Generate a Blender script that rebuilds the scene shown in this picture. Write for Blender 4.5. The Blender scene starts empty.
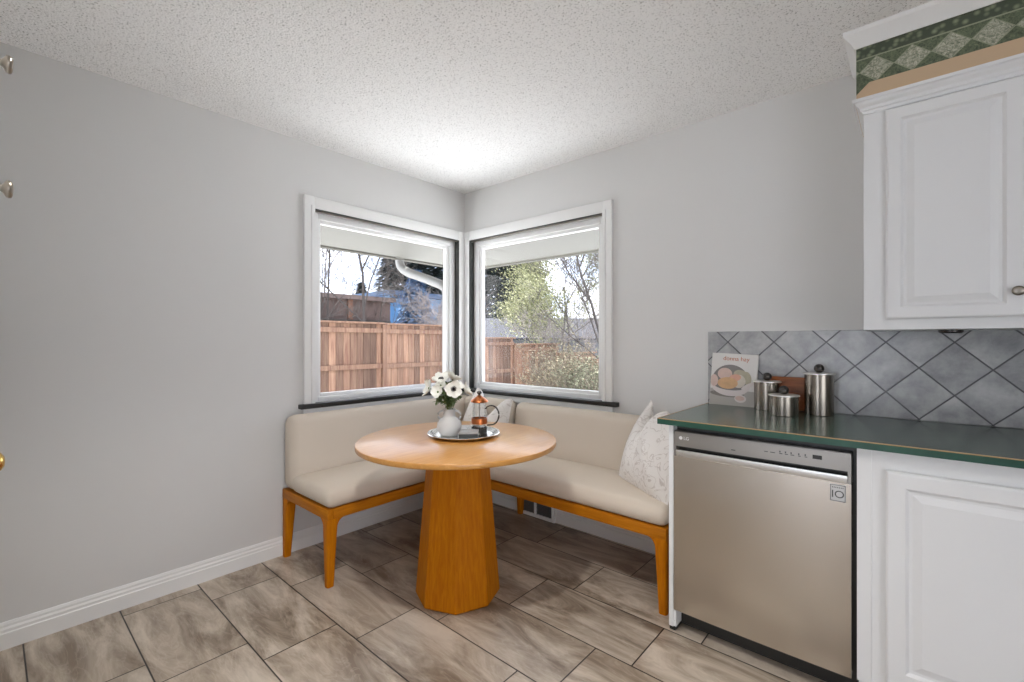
import bpy, bmesh, math, random
from mathutils import Vector, Matrix
random.seed(7)
PI = math.pi
SC = bpy.context.scene
COL = SC.collection

# ------------------------------------------------------------------ helpers
def tag(o, label=None, cat=None, group=None, kind=None):
    if label: o['label'] = label
    if cat: o['category'] = cat
    if group: o['group'] = group
    if kind: o['kind'] = kind
    return o

def empty(name, loc, label=None, cat=None, group=None, rz=0, kind=None):
    o = bpy.data.objects.new(name, None)
    COL.objects.link(o)
    o.location = loc
    o.rotation_euler = (0, 0, rz)
    o.empty_display_size = .05
    return tag(o, label, cat, group, kind)

def smooth_by_angle(me, deg=40):
    me.polygons.foreach_set('use_smooth', [True] * len(me.polygons))
    bm = bmesh.new(); bm.from_mesh(me)
    lim = math.radians(deg)
    for e in bm.edges:
        if len(e.link_faces) == 2:
            e.smooth = e.calc_face_angle(0) < lim
    bm.to_mesh(me); bm.free()

class MB:
    """collects shapes into one mesh; coordinates are world, origin is subtracted on build"""
    def __init__(s):
        s.bm = bmesh.new()
    def _mat(s, faces, mi):
        for f in faces: f.material_index = mi
    def box(s, x0, x1, y0, y1, z0, z1, bev=0, seg=1, mi=0, M=None):
        t = bmesh.new()
        vs = [t.verts.new((x, y, z)) for x in (x0, x1) for y in (y0, y1) for z in (z0, z1)]
        for idx in ((0,1,3,2),(4,6,7,5),(0,4,5,1),(2,3,7,6),(0,2,6,4),(1,5,7,3)):
            t.faces.new([vs[i] for i in idx])
        if bev > 0:
            bmesh.ops.bevel(t, geom=list(t.edges), offset=bev, segments=seg, affect='EDGES', profile=.5, clamp_overlap=True)
        s._merge(t, mi, M); return s
    def prism(s, poly, z0, z1, bev=0, seg=1, mi=0, M=None, bevsel=None):
        """poly is a list of (x, y); extruded along z"""
        t = bmesh.new()
        a = [t.verts.new((x, y, z0)) for x, y in poly]
        b = [t.verts.new((x, y, z1)) for x, y in poly]
        n = len(poly)
        t.faces.new(a[::-1]); t.faces.new(b)
        for i in range(n):
            t.faces.new((a[i], a[(i+1) % n], b[(i+1) % n], b[i]))
        bmesh.ops.recalc_face_normals(t, faces=t.faces)
        if bev > 0:
            ed = list(t.edges) if bevsel is None else [e for e in t.edges if bevsel(e)]
            bmesh.ops.bevel(t, geom=ed, offset=bev, segments=seg, affect='EDGES', profile=.5, clamp_overlap=True)
        s._merge(t, mi, M); return s
    def lathe(s, prof, c=(0,0,0), n=48, mi=0, M=None):
        """prof: list of (r, z)"""
        t = bmesh.new(); rings = []
        for r, z in prof:
            if r < 1e-6: rings.append([t.verts.new((c[0], c[1], c[2]+z))])
            else: rings.append([t.verts.new((c[0]+r*math.cos(2*PI*k/n), c[1]+r*math.sin(2*PI*k/n), c[2]+z)) for k in range(n)])
        for A, B in zip(rings, rings[1:]):
            for k in range(n):
                k2 = (k+1) % n
                q = [A[0] if len(A)==1 else A[k], A[0] if len(A)==1 else A[k2], B[0] if len(B)==1 else B[k2], B[0] if len(B)==1 else B[k]]
                u = []
                for v in q:
                    if v not in u: u.append(v)
                if len(u) > 2: t.faces.new(u)
        bmesh.ops.recalc_face_normals(t, faces=t.faces)
        s._merge(t, mi, M); return s
    def tube(s, pts, rad, n=8, mi=0, cap=True):
        pts = [Vector(p) for p in pts]
        rs = rad if isinstance(rad, (list, tuple)) else [rad]*len(pts)
        t = bmesh.new(); rings = []
        up = None
        for i, p in enumerate(pts):
            d = (pts[min(i+1, len(pts)-1)] - pts[max(i-1, 0)]).normalized()
            if up is None:
                up = Vector((0,0,1)) if abs(d.z) < .9 else Vector((1,0,0))
            a = d.cross(up).normalized(); b = d.cross(a).normalized()
            up = -b if False else up
            rings.append([t.verts.new(p + rs[i]*(a*math.cos(2*PI*k/n) + b*math.sin(2*PI*k/n))) for k in range(n)])
        for A, B in zip(rings, rings[1:]):
            for k in range(n):
                t.faces.new((A[k], A[(k+1)%n], B[(k+1)%n], B[k]))
        if cap:
            t.faces.new(rings[0][::-1]); t.faces.new(rings[-1])
        s._merge(t, mi, None); return s
    def sphere(s, c, r, n=20, m=12, mi=0, sc=(1,1,1), M=None):
        prof = []
        for j in range(m+1):
            a = -PI/2 + PI*j/m
            prof.append((max(0, r*math.cos(a)) if 0 < j < m else 0, r*math.sin(a)))
        T = Matrix.Translation(c) @ Matrix.Diagonal((sc[0], sc[1], sc[2], 1))
        if M: T = Matrix.Translation(c) @ M @ Matrix.Diagonal((sc[0], sc[1], sc[2], 1))
        return s.lathe(prof, (0,0,0), n, mi, T)
    def quad(s, a, b, c, d, mi=0):
        f = s.bm.faces.new([s.bm.verts.new(p) for p in (a, b, c, d)]); f.material_index = mi
        return s
    def poly(s, pts, mi=0):
        f = s.bm.faces.new([s.bm.verts.new(p) for p in pts]); f.material_index = mi
        return s
    def _merge(s, t, mi, M):
        vm = {}
        for v in t.verts:
            vm[v] = s.bm.verts.new(M @ v.co if M else v.co)
        for f in t.faces:
            g = s.bm.faces.new([vm[v] for v in f.verts]); g.material_index = mi
        t.free()
    def build(s, name, mats, parent=None, org=None, smooth=40, kind=None):
        if not isinstance(mats, (list, tuple)): mats = [mats]
        me = bpy.data.meshes.new(name)
        if parent is not None and org is None:
            W = Matrix.Translation(Vector(parent['_org']) if '_org' in parent else wloc(parent))
            if parent.rotation_euler.z: W = W @ Matrix.Rotation(parent.rotation_euler.z, 4, 'Z')
            bmesh.ops.transform(s.bm, matrix=W.inverted(), verts=s.bm.verts)
        elif org is not None:
            bmesh.ops.translate(s.bm, vec=-Vector(org), verts=s.bm.verts)
        s.bm.to_mesh(me); s.bm.free()
        for m in mats: me.materials.append(m)
        if smooth: smooth_by_angle(me, smooth)
        o = bpy.data.objects.new(name, me)
        COL.objects.link(o)
        if org is not None: o.location = org
        if parent is not None:
            o.parent = parent
        if kind: o['kind'] = kind
        return o

def wloc(o):
    v = Vector(o.location)
    while o.parent:
        o = o.parent; v = v + Vector(o.location)
    return v

# ------------------------------------------------------------------ materials
def newmat(name):
    m = bpy.data.materials.new(name); m.use_nodes = True
    nt = m.node_tree
    b = nt.nodes['Principled BSDF']
    return m, nt, b
def N(nt, typ, **kw):
    n = nt.nodes.new(typ)
    for k, v in kw.items():
        if k.startswith('i_'):
            n.inputs[k[2:].replace('_', ' ')].default_value = v
        else: setattr(n, k, v)
    return n
def L(nt, a, b): nt.links.new(a, b)
def c4(c): return (c[0], c[1], c[2], 1)

def plain(name, col, rough=.5, metal=0, spec=.5, bump=0, bscale=200, coat=0, var=0, vscale=6):
    m, nt, b = newmat(name)
    b.inputs['Base Color'].default_value = c4(col)
    b.inputs['Roughness'].default_value = rough
    b.inputs['Metallic'].default_value = metal
    b.inputs['Specular IOR Level'].default_value = spec
    if coat:
        b.inputs['Coat Weight'].default_value = coat; b.inputs['Coat Roughness'].default_value = .1
    tc = N(nt, 'ShaderNodeTexCoord')
    if bump:
        n = N(nt, 'ShaderNodeTexNoise'); n.inputs['Scale'].default_value = bscale; n.inputs['Detail'].default_value = 3
        L(nt, tc.outputs['Object'], n.inputs['Vector'])
        bp = N(nt, 'ShaderNodeBump'); bp.inputs['Strength'].default_value = bump; bp.inputs['Distance'].default_value = .004
        L(nt, n.outputs['Fac'], bp.inputs['Height']); L(nt, bp.outputs['Normal'], b.inputs['Normal'])
    if var:
        n = N(nt, 'ShaderNodeTexNoise'); n.inputs['Scale'].default_value = vscale; n.inputs['Detail'].default_value = 4
        L(nt, tc.outputs['Object'], n.inputs['Vector'])
        mx = N(nt, 'ShaderNodeMixRGB'); mx.inputs[1].default_value = c4([x*(1-var) for x in col]); mx.inputs[2].default_value = c4([min(1, x*(1+var)) for x in col])
        L(nt, n.outputs['Fac'], mx.inputs[0]); L(nt, mx.outputs[0], b.inputs['Base Color'])
    return m

def wood(name, c1, c2, scale=(1,1,1), rough=.4, coat=0, freq=6, spec=.5):
    """grain runs along the axis with the smallest scale"""
    m, nt, b = newmat(name)
    tc = N(nt, 'ShaderNodeTexCoord'); mp = N(nt, 'ShaderNodeMapping'); mp.inputs['Scale'].default_value = scale
    L(nt, tc.outputs['Object'], mp.inputs['Vector'])
    n = N(nt, 'ShaderNodeTexNoise'); n.inputs['Scale'].default_value = freq; n.inputs['Detail'].default_value = 6; n.inputs['Roughness'].default_value = .6; n.inputs['Distortion'].default_value = .6
    L(nt, mp.outputs[0], n.inputs['Vector'])
    r = N(nt, 'ShaderNodeValToRGB'); r.color_ramp.elements[0].position = .3; r.color_ramp.elements[1].position = .7
    r.color_ramp.elements[0].color = c4(c1); r.color_ramp.elements[1].color = c4(c2)
    L(nt, n.outputs['Fac'], r.inputs[0]); L(nt, r.outputs[0], b.inputs['Base Color'])
    b.inputs['Roughness'].default_value = rough
    b.inputs['Specular IOR Level'].default_value = spec
    if coat: b.inputs['Coat Weight'].default_value = coat; b.inputs['Coat Roughness'].default_value = .15
    return m

M = {}
M['wall'] = plain('wall_paint', (.66, .655, .645), .55, bump=.05, bscale=300)
M['white'] = plain('white_trim_paint', (.80, .80, .79), .35)
M['vinyl'] = plain('white_vinyl', (.82, .82, .81), .3)
M['black'] = plain('black_paint', (.018, .018, .017), .35)
M['darkjamb'] = plain('dark_jamb_paint', (.035, .037, .033), .5)
M['cab'] = plain('white_cabinet_lacquer', (.765, .77, .772), .4)
M['fab'] = plain('beige_bench_fabric', (.62, .545, .46), .85, spec=.2, bump=.25, bscale=900)
M['wood'] = wood('honey_oak', (.41, .115, .001), (.56, .195, .003), (14, 14, 1.2), .45, spec=.12)
M['woodx'] = wood('honey_oak_lengthwise', (.37, .115, .003), (.50, .18, .008), (1.2, 14, 14), .45, spec=.12)
M['woody'] = wood('honey_oak_crosswise', (.37, .115, .003), (.50, .18, .008), (14, 1.2, 14), .45, spec=.12)
M['ptop'] = wood('table_top_oak', (.50, .225, .045), (.60, .30, .08), (10, 1, 10), .32, coat=.35)
M['chrome'] = plain('polished_silver', (.90, .90, .89), .16, 1)
M['nickel'] = plain('satin_nickel', (.30, .27, .23), .28, 1)
M['brass'] = plain('polished_brass', (.80, .52, .16), .15, 1)
M['copper'] = plain('copper', (.50, .165, .06), .32, 1)
M['ceramic'] = plain('pale_grey_ceramic', (.56, .56, .56), .55, bump=.1, bscale=80)
M['slate'] = plain('dark_slate', (.05, .055, .055), .6)
M['slatetop'] = plain('grey_stone', (.33, .33, .33), .35)
M['darkmetal'] = plain('dark_knob_metal', (.07, .065, .06), .22, .8)
M['petal'] = plain('white_petal', (.86, .86, .80), .6)
M['pcent'] = plain('anemone_black', (.012, .010, .016), .8)
M['leaf'] = plain('sage_leaf', (.13, .19, .07), .6, var=.4, vscale=30)
M['stem'] = plain('green_stem', (.16, .20, .07), .6)
M['bread'] = wood('reddish_board', (.15, .035, .008), (.33, .10, .022), (1, 8, 8), .4, freq=9)
M['lid'] = plain('lid_steel', (.88, .86, .82), .38, 1)
M['paper'] = plain('white_paper', (.75, .74, .72), .6)

def m_steel(name, col, rough, along='X', aniso=True, streak=.12):
    m, nt, b = newmat(name)
    tc = N(nt, 'ShaderNodeTexCoord'); mp = N(nt, 'ShaderNodeMapping')
    mp.inputs['Scale'].default_value = (2, 2, 900) if along == 'X' else (900, 900, 2)
    L(nt, tc.outputs['Object'], mp.inputs['Vector'])
    n = N(nt, 'ShaderNodeTexNoise'); n.inputs['Scale'].default_value = 1; n.inputs['Detail'].default_value = 2
    L(nt, mp.outputs[0], n.inputs['Vector'])
    mr = N(nt, 'ShaderNodeMapRange'); mr.inputs['To Min'].default_value = rough - streak/2; mr.inputs['To Max'].default_value = rough + streak/2
    L(nt, n.outputs['Fac'], mr.inputs['Value']); L(nt, mr.outputs[0], b.inputs['Roughness'])
    b.inputs['Base Color'].default_value = c4(col); b.inputs['Metallic'].default_value = 1
    return m
M['steel'] = m_steel('brushed_stainless', (.60, .55, .49), .24)
M['steelv'] = m_steel('brushed_canister_steel', (.27, .245, .21), .25)
M['panel'] = plain('dishwasher_panel_grey', (.34, .325, .305), .35, .9)

def m_glass(name, tint=(.97, .98, .98), refl=1.0):
    m = bpy.data.materials.new(name); m.use_nodes = True; nt = m.node_tree; nt.nodes.clear()
    out = N(nt, 'ShaderNodeOutputMaterial'); mix = N(nt, 'ShaderNodeMixShader')
    tr = N(nt, 'ShaderNodeBsdfTransparent'); tr.inputs[0].default_value = c4(tint)
    gl = N(nt, 'ShaderNodeBsdfGlossy'); gl.inputs['Roughness'].default_value = .02
    fr = N(nt, 'ShaderNodeFresnel'); fr.inputs[0].default_value = 1.45
    mu = N(nt, 'ShaderNodeMath', operation='MULTIPLY'); mu.inputs[1].default_value = refl
    L(nt, fr.outputs[0], mu.inputs[0]); L(nt, mu.outputs[0], mix.inputs[0])
    L(nt, tr.outputs[0], mix.inputs[1]); L(nt, gl.outputs[0], mix.inputs[2]); L(nt, mix.outputs[0], out.inputs[0])
    return m
M['glass'] = m_glass('window_glass', refl=.05)
M['jar'] = m_glass('coffee_glass', (.97, .97, .96), .5)
M['coffee'] = plain('coffee_liquid', (.03, .010, .004), .1)

def m_ceiling():
    m, nt, b = newmat('popcorn_ceiling')
    tc = N(nt, 'ShaderNodeTexCoord')
    v = N(nt, 'ShaderNodeTexVoronoi'); v.inputs['Scale'].default_value = 120; v.feature = 'SMOOTH_F1'
    n = N(nt, 'ShaderNodeTexNoise'); n.inputs['Scale'].default_value = 150; n.inputs['Detail'].default_value = 3; n.inputs['Roughness'].default_value = .65
    L(nt, tc.outputs['Object'], v.inputs['Vector']); L(nt, tc.outputs['Object'], n.inputs['Vector'])
    sub = N(nt, 'ShaderNodeMath', operation='SUBTRACT'); L(nt, n.outputs['Fac'], sub.inputs[0]); L(nt, v.outputs['Distance'], sub.inputs[1])
    bp = N(nt, 'ShaderNodeBump'); bp.inputs['Strength'].default_value = .45; bp.inputs['Distance'].default_value = .006
    L(nt, sub.outputs[0], bp.inputs['Height']); L(nt, bp.outputs['Normal'], b.inputs['Normal'])
    r = N(nt, 'ShaderNodeValToRGB'); r.color_ramp.elements[0].position = .345; r.color_ramp.elements[0].color = (.42, .415, .41, 1)  # dark specks paint the popcorn's tiny shadows into the colour
    r.color_ramp.elements[1].position = .43; r.color_ramp.elements[1].color = (.92, .92, .915, 1)
    L(nt, n.outputs['Fac'], r.inputs[0]); L(nt, r.outputs[0], b.inputs['Base Color'])
    b.inputs['Roughness'].default_value = .9
    return m
M['ceil'] = m_ceiling()

def math1(nt, op, a, b=None):
    n = N(nt, 'ShaderNodeMath', operation=op)
    for i, x in enumerate((a, b)):
        if x is None: continue
        if isinstance(x, (int, float)): n.inputs[i].default_value = x
        else: L(nt, x, n.inputs[i])
    return n.outputs[0]

TA, TB, TY0 = .6263, .3059, -2.179
def m_floor():
    m, nt, b = newmat('travertine_look_floor_tile')
    tc = N(nt, 'ShaderNodeTexCoord'); sp = N(nt, 'ShaderNodeSeparateXYZ'); L(nt, tc.outputs['Object'], sp.inputs[0])
    x, y = sp.outputs[0], sp.outputs[1]
    v = math1(nt, 'DIVIDE', math1(nt, 'SUBTRACT', y, TY0), TB)
    k = math1(nt, 'FLOOR', v)
    off = math1(nt, 'ADD', math1(nt, 'MULTIPLY', math1(nt, 'SUBTRACT', k, 1), .1566), .24)
    u = math1(nt, 'DIVIDE', math1(nt, 'SUBTRACT', x, off), TA)
    i = math1(nt, 'FLOOR', u)
    fu = math1(nt, 'FRACT', u); fv = math1(nt, 'FRACT', v)
    du = math1(nt, 'MULTIPLY', math1(nt, 'MINIMUM', fu, math1(nt, 'SUBTRACT', 1, fu)), TA)
    dv = math1(nt, 'MULTIPLY', math1(nt, 'MINIMUM', fv, math1(nt, 'SUBTRACT', 1, fv)), TB)
    d = math1(nt, 'MINIMUM', du, dv)
    g = N(nt, 'ShaderNodeMapRange'); g.inputs['From Min'].default_value = .0018; g.inputs['From Max'].default_value = .0034; L(nt, d, g.inputs['Value'])
    # per-tile random offset
    cb = N(nt, 'ShaderNodeCombineXYZ'); L(nt, i, cb.inputs[0]); L(nt, k, cb.inputs[1])
    wn = N(nt, 'ShaderNodeTexWhiteNoise'); L(nt, cb.outputs[0], wn.inputs['Vector'])
    off3 = N(nt, 'ShaderNodeVectorMath', operation='SCALE'); L(nt, wn.outputs['Color'], off3.inputs[0]); off3.inputs['Scale'].default_value = 30
    add = N(nt, 'ShaderNodeVectorMath', operation='ADD'); L(nt, tc.outputs['Object'], add.inputs[0]); L(nt, off3.outputs[0], add.inputs[1])
    mp = N(nt, 'ShaderNodeMapping'); mp.inputs['Scale'].default_value = (1.3, 5.0, 1); mp.inputs['Rotation'].default_value = (0, 0, .16); L(nt, add.outputs[0], mp.inputs[0])
    n1 = N(nt, 'ShaderNodeTexNoise'); n1.inputs['Scale'].default_value = 1.6; n1.inputs['Detail'].default_value = 8; n1.inputs['Roughness'].default_value = .64; n1.inputs['Distortion'].default_value = .8
    L(nt, mp.outputs[0], n1.inputs['Vector'])
    r = N(nt, 'ShaderNodeValToRGB'); e = r.color_ramp.elements
    e[0].position = .36; e[0].color = (.205, .155, .112, 1); e[1].position = .64; e[1].color = (.585, .51, .425, 1)
    q = r.color_ramp.elements.new(.5); q.color = (.40, .332, .262, 1)
    L(nt, n1.outputs['Fac'], r.inputs[0])
    # thin light veins
    n2 = N(nt, 'ShaderNodeTexNoise'); n2.inputs['Scale'].default_value = 2.2; n2.inputs['Detail'].default_value = 6; n2.inputs['Distortion'].default_value = 2.0
    L(nt, mp.outputs[0], n2.inputs['Vector'])
    ab = math1(nt, 'ABSOLUTE', math1(nt, 'SUBTRACT', n2.outputs['Fac'], .5))
    vr = N(nt, 'ShaderNodeMapRange'); vr.inputs['From Min'].default_value = 0; vr.inputs['From Max'].default_value = .03; vr.inputs['To Min'].default_value = .14; vr.inputs['To Max'].default_value = 0
    L(nt, ab, vr.inputs['Value'])
    mx = N(nt, 'ShaderNodeMixRGB'); mx.inputs[2].default_value = (.78, .70, .60, 1); L(nt, vr.outputs[0], mx.inputs[0]); L(nt, r.outputs[0], mx.inputs[1])
    # tile brightness variation
    br = N(nt, 'ShaderNodeMapRange'); br.inputs['To Min'].default_value = .90; br.inputs['To Max'].default_value = 1.08; L(nt, wn.outputs['Value'], br.inputs['Value'])
    hv = N(nt, 'ShaderNodeHueSaturation'); L(nt, br.outputs[0], hv.inputs['Value']); L(nt, mx.outputs[0], hv.inputs['Color'])
    gm = N(nt, 'ShaderNodeMixRGB'); gm.inputs[1].default_value = (.016, .011, .007, 1); L(nt, g.outputs[0], gm.inputs[0]); L(nt, hv.outputs[0], gm.inputs[2])
    L(nt, gm.outputs[0], b.inputs['Base Color'])
    b.inputs['Roughness'].default_value = .34
    bp = N(nt, 'ShaderNodeBump'); bp.inputs['Strength'].default_value = .5; bp.inputs['Distance'].default_value = .002
    L(nt, g.outputs[0], bp.inputs['Height']); L(nt, bp.outputs['Normal'], b.inputs['Normal'])
    return m
M['floor'] = m_floor()

def m_backsplash():
    m, nt, b = newmat('diagonal_stone_tile')
    tc = N(nt, 'ShaderNodeTexCoord'); sp = N(nt, 'ShaderNodeSeparateXYZ'); L(nt, tc.outputs['Object'], sp.inputs[0])
    x = math1(nt, 'SUBTRACT', sp.outputs[0], 2.794); z = math1(nt, 'SUBTRACT', sp.outputs[2], .918)
    s = .2155
    u = math1(nt, 'DIVIDE', math1(nt, 'ADD', x, z), s); v = math1(nt, 'DIVIDE', math1(nt, 'SUBTRACT', x, z), s)
    fu = math1(nt, 'FRACT', u); fv = math1(nt, 'FRACT', v)
    du = math1(nt, 'MINIMUM', fu, math1(nt, 'SUBTRACT', 1, fu)); dv = math1(nt, 'MINIMUM', fv, math1(nt, 'SUBTRACT', 1, fv))
    d = math1(nt, 'MULTIPLY', math1(nt, 'MINIMUM', du, dv), .152)
    g = N(nt, 'ShaderNodeMapRange'); g.inputs['From Min'].default_value = .0016; g.inputs['From Max'].default_value = .0034; L(nt, d, g.inputs['Value'])
    cb = N(nt, 'ShaderNodeCombineXYZ'); L(nt, math1(nt, 'FLOOR', u), cb.inputs[0]); L(nt, math1(nt, 'FLOOR', v), cb.inputs[1])
    wn = N(nt, 'ShaderNodeTexWhiteNoise'); L(nt, cb.outputs[0], wn.inputs['Vector'])
    off3 = N(nt, 'ShaderNodeVectorMath', operation='SCALE'); L(nt, wn.outputs['Color'], off3.inputs[0]); off3.inputs['Scale'].default_value = 20
    add = N(nt, 'ShaderNodeVectorMath', operation='ADD'); L(nt, tc.outputs['Object'], add.inputs[0]); L(nt, off3.outputs[0], add.inputs[1])
    n1 = N(nt, 'ShaderNodeTexNoise'); n1.inputs['Scale'].default_value = 9; n1.inputs['Detail'].default_value = 7; n1.inputs['Roughness'].default_value = .65; n1.inputs['Distortion'].default_value = .15
    L(nt, add.outputs[0], n1.inputs['Vector'])
    r = N(nt, 'ShaderNodeValToRGB'); e = r.color_ramp.elements
    e[0].position = .3; e[0].color = (.25, .255, .265, 1); e[1].position = .70; e[1].color = (.52, .52, .52, 1)
    L(nt, n1.outputs['Fac'], r.inputs[0])
    br = N(nt, 'ShaderNodeMapRange'); br.inputs['To Min'].default_value = .88; br.inputs['To Max'].default_value = 1.1; L(nt, wn.outputs['Value'], br.inputs['Value'])
    hv = N(nt, 'ShaderNodeHueSaturation'); L(nt, br.outputs[0], hv.inputs['Value']); L(nt, r.outputs[0], hv.inputs['Color'])
    gm = N(nt, 'ShaderNodeMixRGB'); gm.inputs[1].default_value = (.115, .115, .12, 1); L(nt, g.outputs[0], gm.inputs[0]); L(nt, hv.outputs[0], gm.inputs[2])
    L(nt, gm.outputs[0], b.inputs['Base Color']); b.inputs['Roughness'].default_value = .24
    bp = N(nt, 'ShaderNodeBump'); bp.inputs['Strength'].default_value = .6; bp.inputs['Distance'].default_value = .003
    L(nt, g.outputs[0], bp.inputs['Height']); L(nt, bp.outputs['Normal'], b.inputs['Normal'])
    return m
M['splash'] = m_backsplash()

def m_counter():
    m, nt, b = newmat('green_laminate')
    tc = N(nt, 'ShaderNodeTexCoord')
    n1 = N(nt, 'ShaderNodeTexNoise'); n1.inputs['Scale'].default_value = 7; n1.inputs['Detail'].default_value = 8; n1.inputs['Roughness'].default_value = .7
    L(nt, tc.outputs['Object'], n1.inputs['Vector'])
    r = N(nt, 'ShaderNodeValToRGB'); e = r.color_ramp.elements
    e[0].position = .3; e[0].color = (.030, .058, .044, 1); e[1].position = .75; e[1].color = (.085, .125, .10, 1)
    L(nt, n1.outputs['Fac'], r.inputs[0]); L(nt, r.outputs[0], b.inputs['Base Color'])
    b.inputs['Roughness'].default_value = .2
    return m
M['counter'] = m_counter()
M['counter_edge'] = plain('deep_green_edge', (.012, .070, .045), .35, var=.35, vscale=14)
M['counter_line'] = plain('tan_edge_line', (.42, .26, .12), .5)

def m_border():
    """wallpaper border on the soffit: diamonds between a leafy band and bare tan plaster"""
    m, nt, b = newmat('green_wallpaper_border')
    tc = N(nt, 'ShaderNodeTexCoord'); sp = N(nt, 'ShaderNodeSeparateXYZ'); L(nt, tc.outputs['Object'], sp.inputs[0])
    x, z = sp.outputs[0], sp.outputs[2]
    px = math1(nt, 'DIVIDE', math1(nt, 'SUBTRACT', x, 2.669), .104)
    fx = math1(nt, 'SUBTRACT', math1(nt, 'FRACT', math1(nt, 'ADD', px, .5)), .5)     # -.5...5
    zz = math1(nt, 'DIVIDE', math1(nt, 'SUBTRACT', z, 2.296), .096)
    dd = math1(nt, 'ADD', math1(nt, 'ABSOLUTE', fx), math1(nt, 'ABSOLUTE', zz))
    n = N(nt, 'ShaderNodeTexNoise'); n.inputs['Scale'].default_value = 90; n.inputs['Detail'].default_value = 5; n.inputs['Roughness'].default_value = .7
    n.inputs['Distortion'].default_value = 1.5
    L(nt, tc.outputs['Object'], n.inputs['Vector'])
    rl = N(nt, 'ShaderNodeValToRGB'); e = rl.color_ramp.elements
    e[0].position = .36; e[0].color = (.11, .14, .09, 1); e[1].position = .64; e[1].color = (.55, .53, .42, 1)
    L(nt, n.outputs['Fac'], rl.inputs[0])
    rd = N(nt, 'ShaderNodeValToRGB'); e = rd.color_ramp.elements
    e[0].position = .38; e[0].color = (.05, .07, .04, 1); e[1].position = .70; e[1].color = (.19, .22, .13, 1)
    L(nt, n.outputs['Fac'], rd.inputs[0])
    ins = N(nt, 'ShaderNodeMath', operation='LESS_THAN'); L(nt, dd, ins.inputs[0]); ins.inputs[1].default_value = .49
    mx = N(nt, 'ShaderNodeMixRGB'); L(nt, ins.outputs[0], mx.inputs[0]); L(nt, rd.outputs[0], mx.inputs[1]); L(nt, rl.outputs[0], mx.inputs[2])
    # thin pale line round each diamond and above the diamonds
    ln = math1(nt, 'LESS_THAN', math1(nt, 'ABSOLUTE', math1(nt, 'SUBTRACT', dd, .49)), .02)
    ln2 = math1(nt, 'LESS_THAN', math1(nt, 'ABSOLUTE', math1(nt, 'SUBTRACT', z, 2.346)), .0025)
    lw = math1(nt, 'MAXIMUM', ln, ln2)
    mx2 = N(nt, 'ShaderNodeMixRGB'); mx2.inputs[2].default_value = (.27, .29, .20, 1); L(nt, lw, mx2.inputs[0]); L(nt, mx.outputs[0], mx2.inputs[1])
    # upper leafy band
    up = math1(nt, 'GREATER_THAN', z, 2.3485)
    wv = N(nt, 'ShaderNodeTexVoronoi'); wv.inputs['Scale'].default_value = 46; L(nt, tc.outputs['Object'], wv.inputs['Vector'])
    ru = N(nt, 'ShaderNodeValToRGB'); e = ru.color_ramp.elements
    e[0].position = .1; e[0].color = (.24, .27, .17, 1); e[1].position = .5; e[1].color = (.055, .072, .045, 1)
    L(nt, wv.outputs['Distance'], ru.inputs[0])
    mx3 = N(nt, 'ShaderNodeMixRGB'); L(nt, up, mx3.inputs[0]); L(nt, mx2.outputs[0], mx3.inputs[1]); L(nt, ru.outputs[0], mx3.inputs[2])
    L(nt, mx3.outputs[0], b.inputs['Base Color']); b.inputs['Roughness'].default_value = .6
    return m
M['border'] = m_border()
M['tan'] = plain('bare_tan_plaster', (.58, .42, .27), .7)

def m_pillow():
    m, nt, b = newmat('embroidered_linen')
    tc = N(nt, 'ShaderNodeTexCoord')
    n = N(nt, 'ShaderNodeTexNoise'); n.inputs['Scale'].default_value = 16; n.inputs['Detail'].default_value = 1.5; n.inputs['Distortion'].default_value = 1.4
    L(nt, tc.outputs['Object'], n.inputs['Vector'])
    a = math1(nt, 'ABSOLUTE', math1(nt, 'SUBTRACT', n.outputs['Fac'], .5))
    mr = N(nt, 'ShaderNodeMapRange'); mr.inputs['From Min'].default_value = .008; mr.inputs['From Max'].default_value = .028; L(nt, a, mr.inputs['Value'])
    mx = N(nt, 'ShaderNodeMixRGB'); mx.inputs[1].default_value = (.58, .535, .50, 1); mx.inputs[2].default_value = (.74, .71, .68, 1)
    L(nt, mr.outputs[0], mx.inputs[0]); L(nt, mx.outputs[0], b.inputs['Base Color'])
    b.inputs['Roughness'].default_value = .9; b.inputs['Specular IOR Level'].default_value = .2
    bp = N(nt, 'ShaderNodeBump'); bp.inputs['Strength'].default_value = .3; bp.inputs['Distance'].default_value = .003; bp.invert = True
    L(nt, mr.outputs[0], bp.inputs['Height']); L(nt, bp.outputs['Normal'], b.inputs['Normal'])
    return m
M['pillow'] = m_pillow()

# ------------------------------------------------------------------ camera
CAM = Vector((2.776, -2.5816, 1.2466))
cd = bpy.data.cameras.new('camera'); cam = bpy.data.objects.new('camera', cd); COL.objects.link(cam)
cd.sensor_width = 36; cd.lens = 458.87/1024*36; cd.clip_start = .02; cd.clip_end = 300
cam.location = CAM; cam.rotation_euler = (PI/2, 0, .7186)
SC.camera = cam

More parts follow.
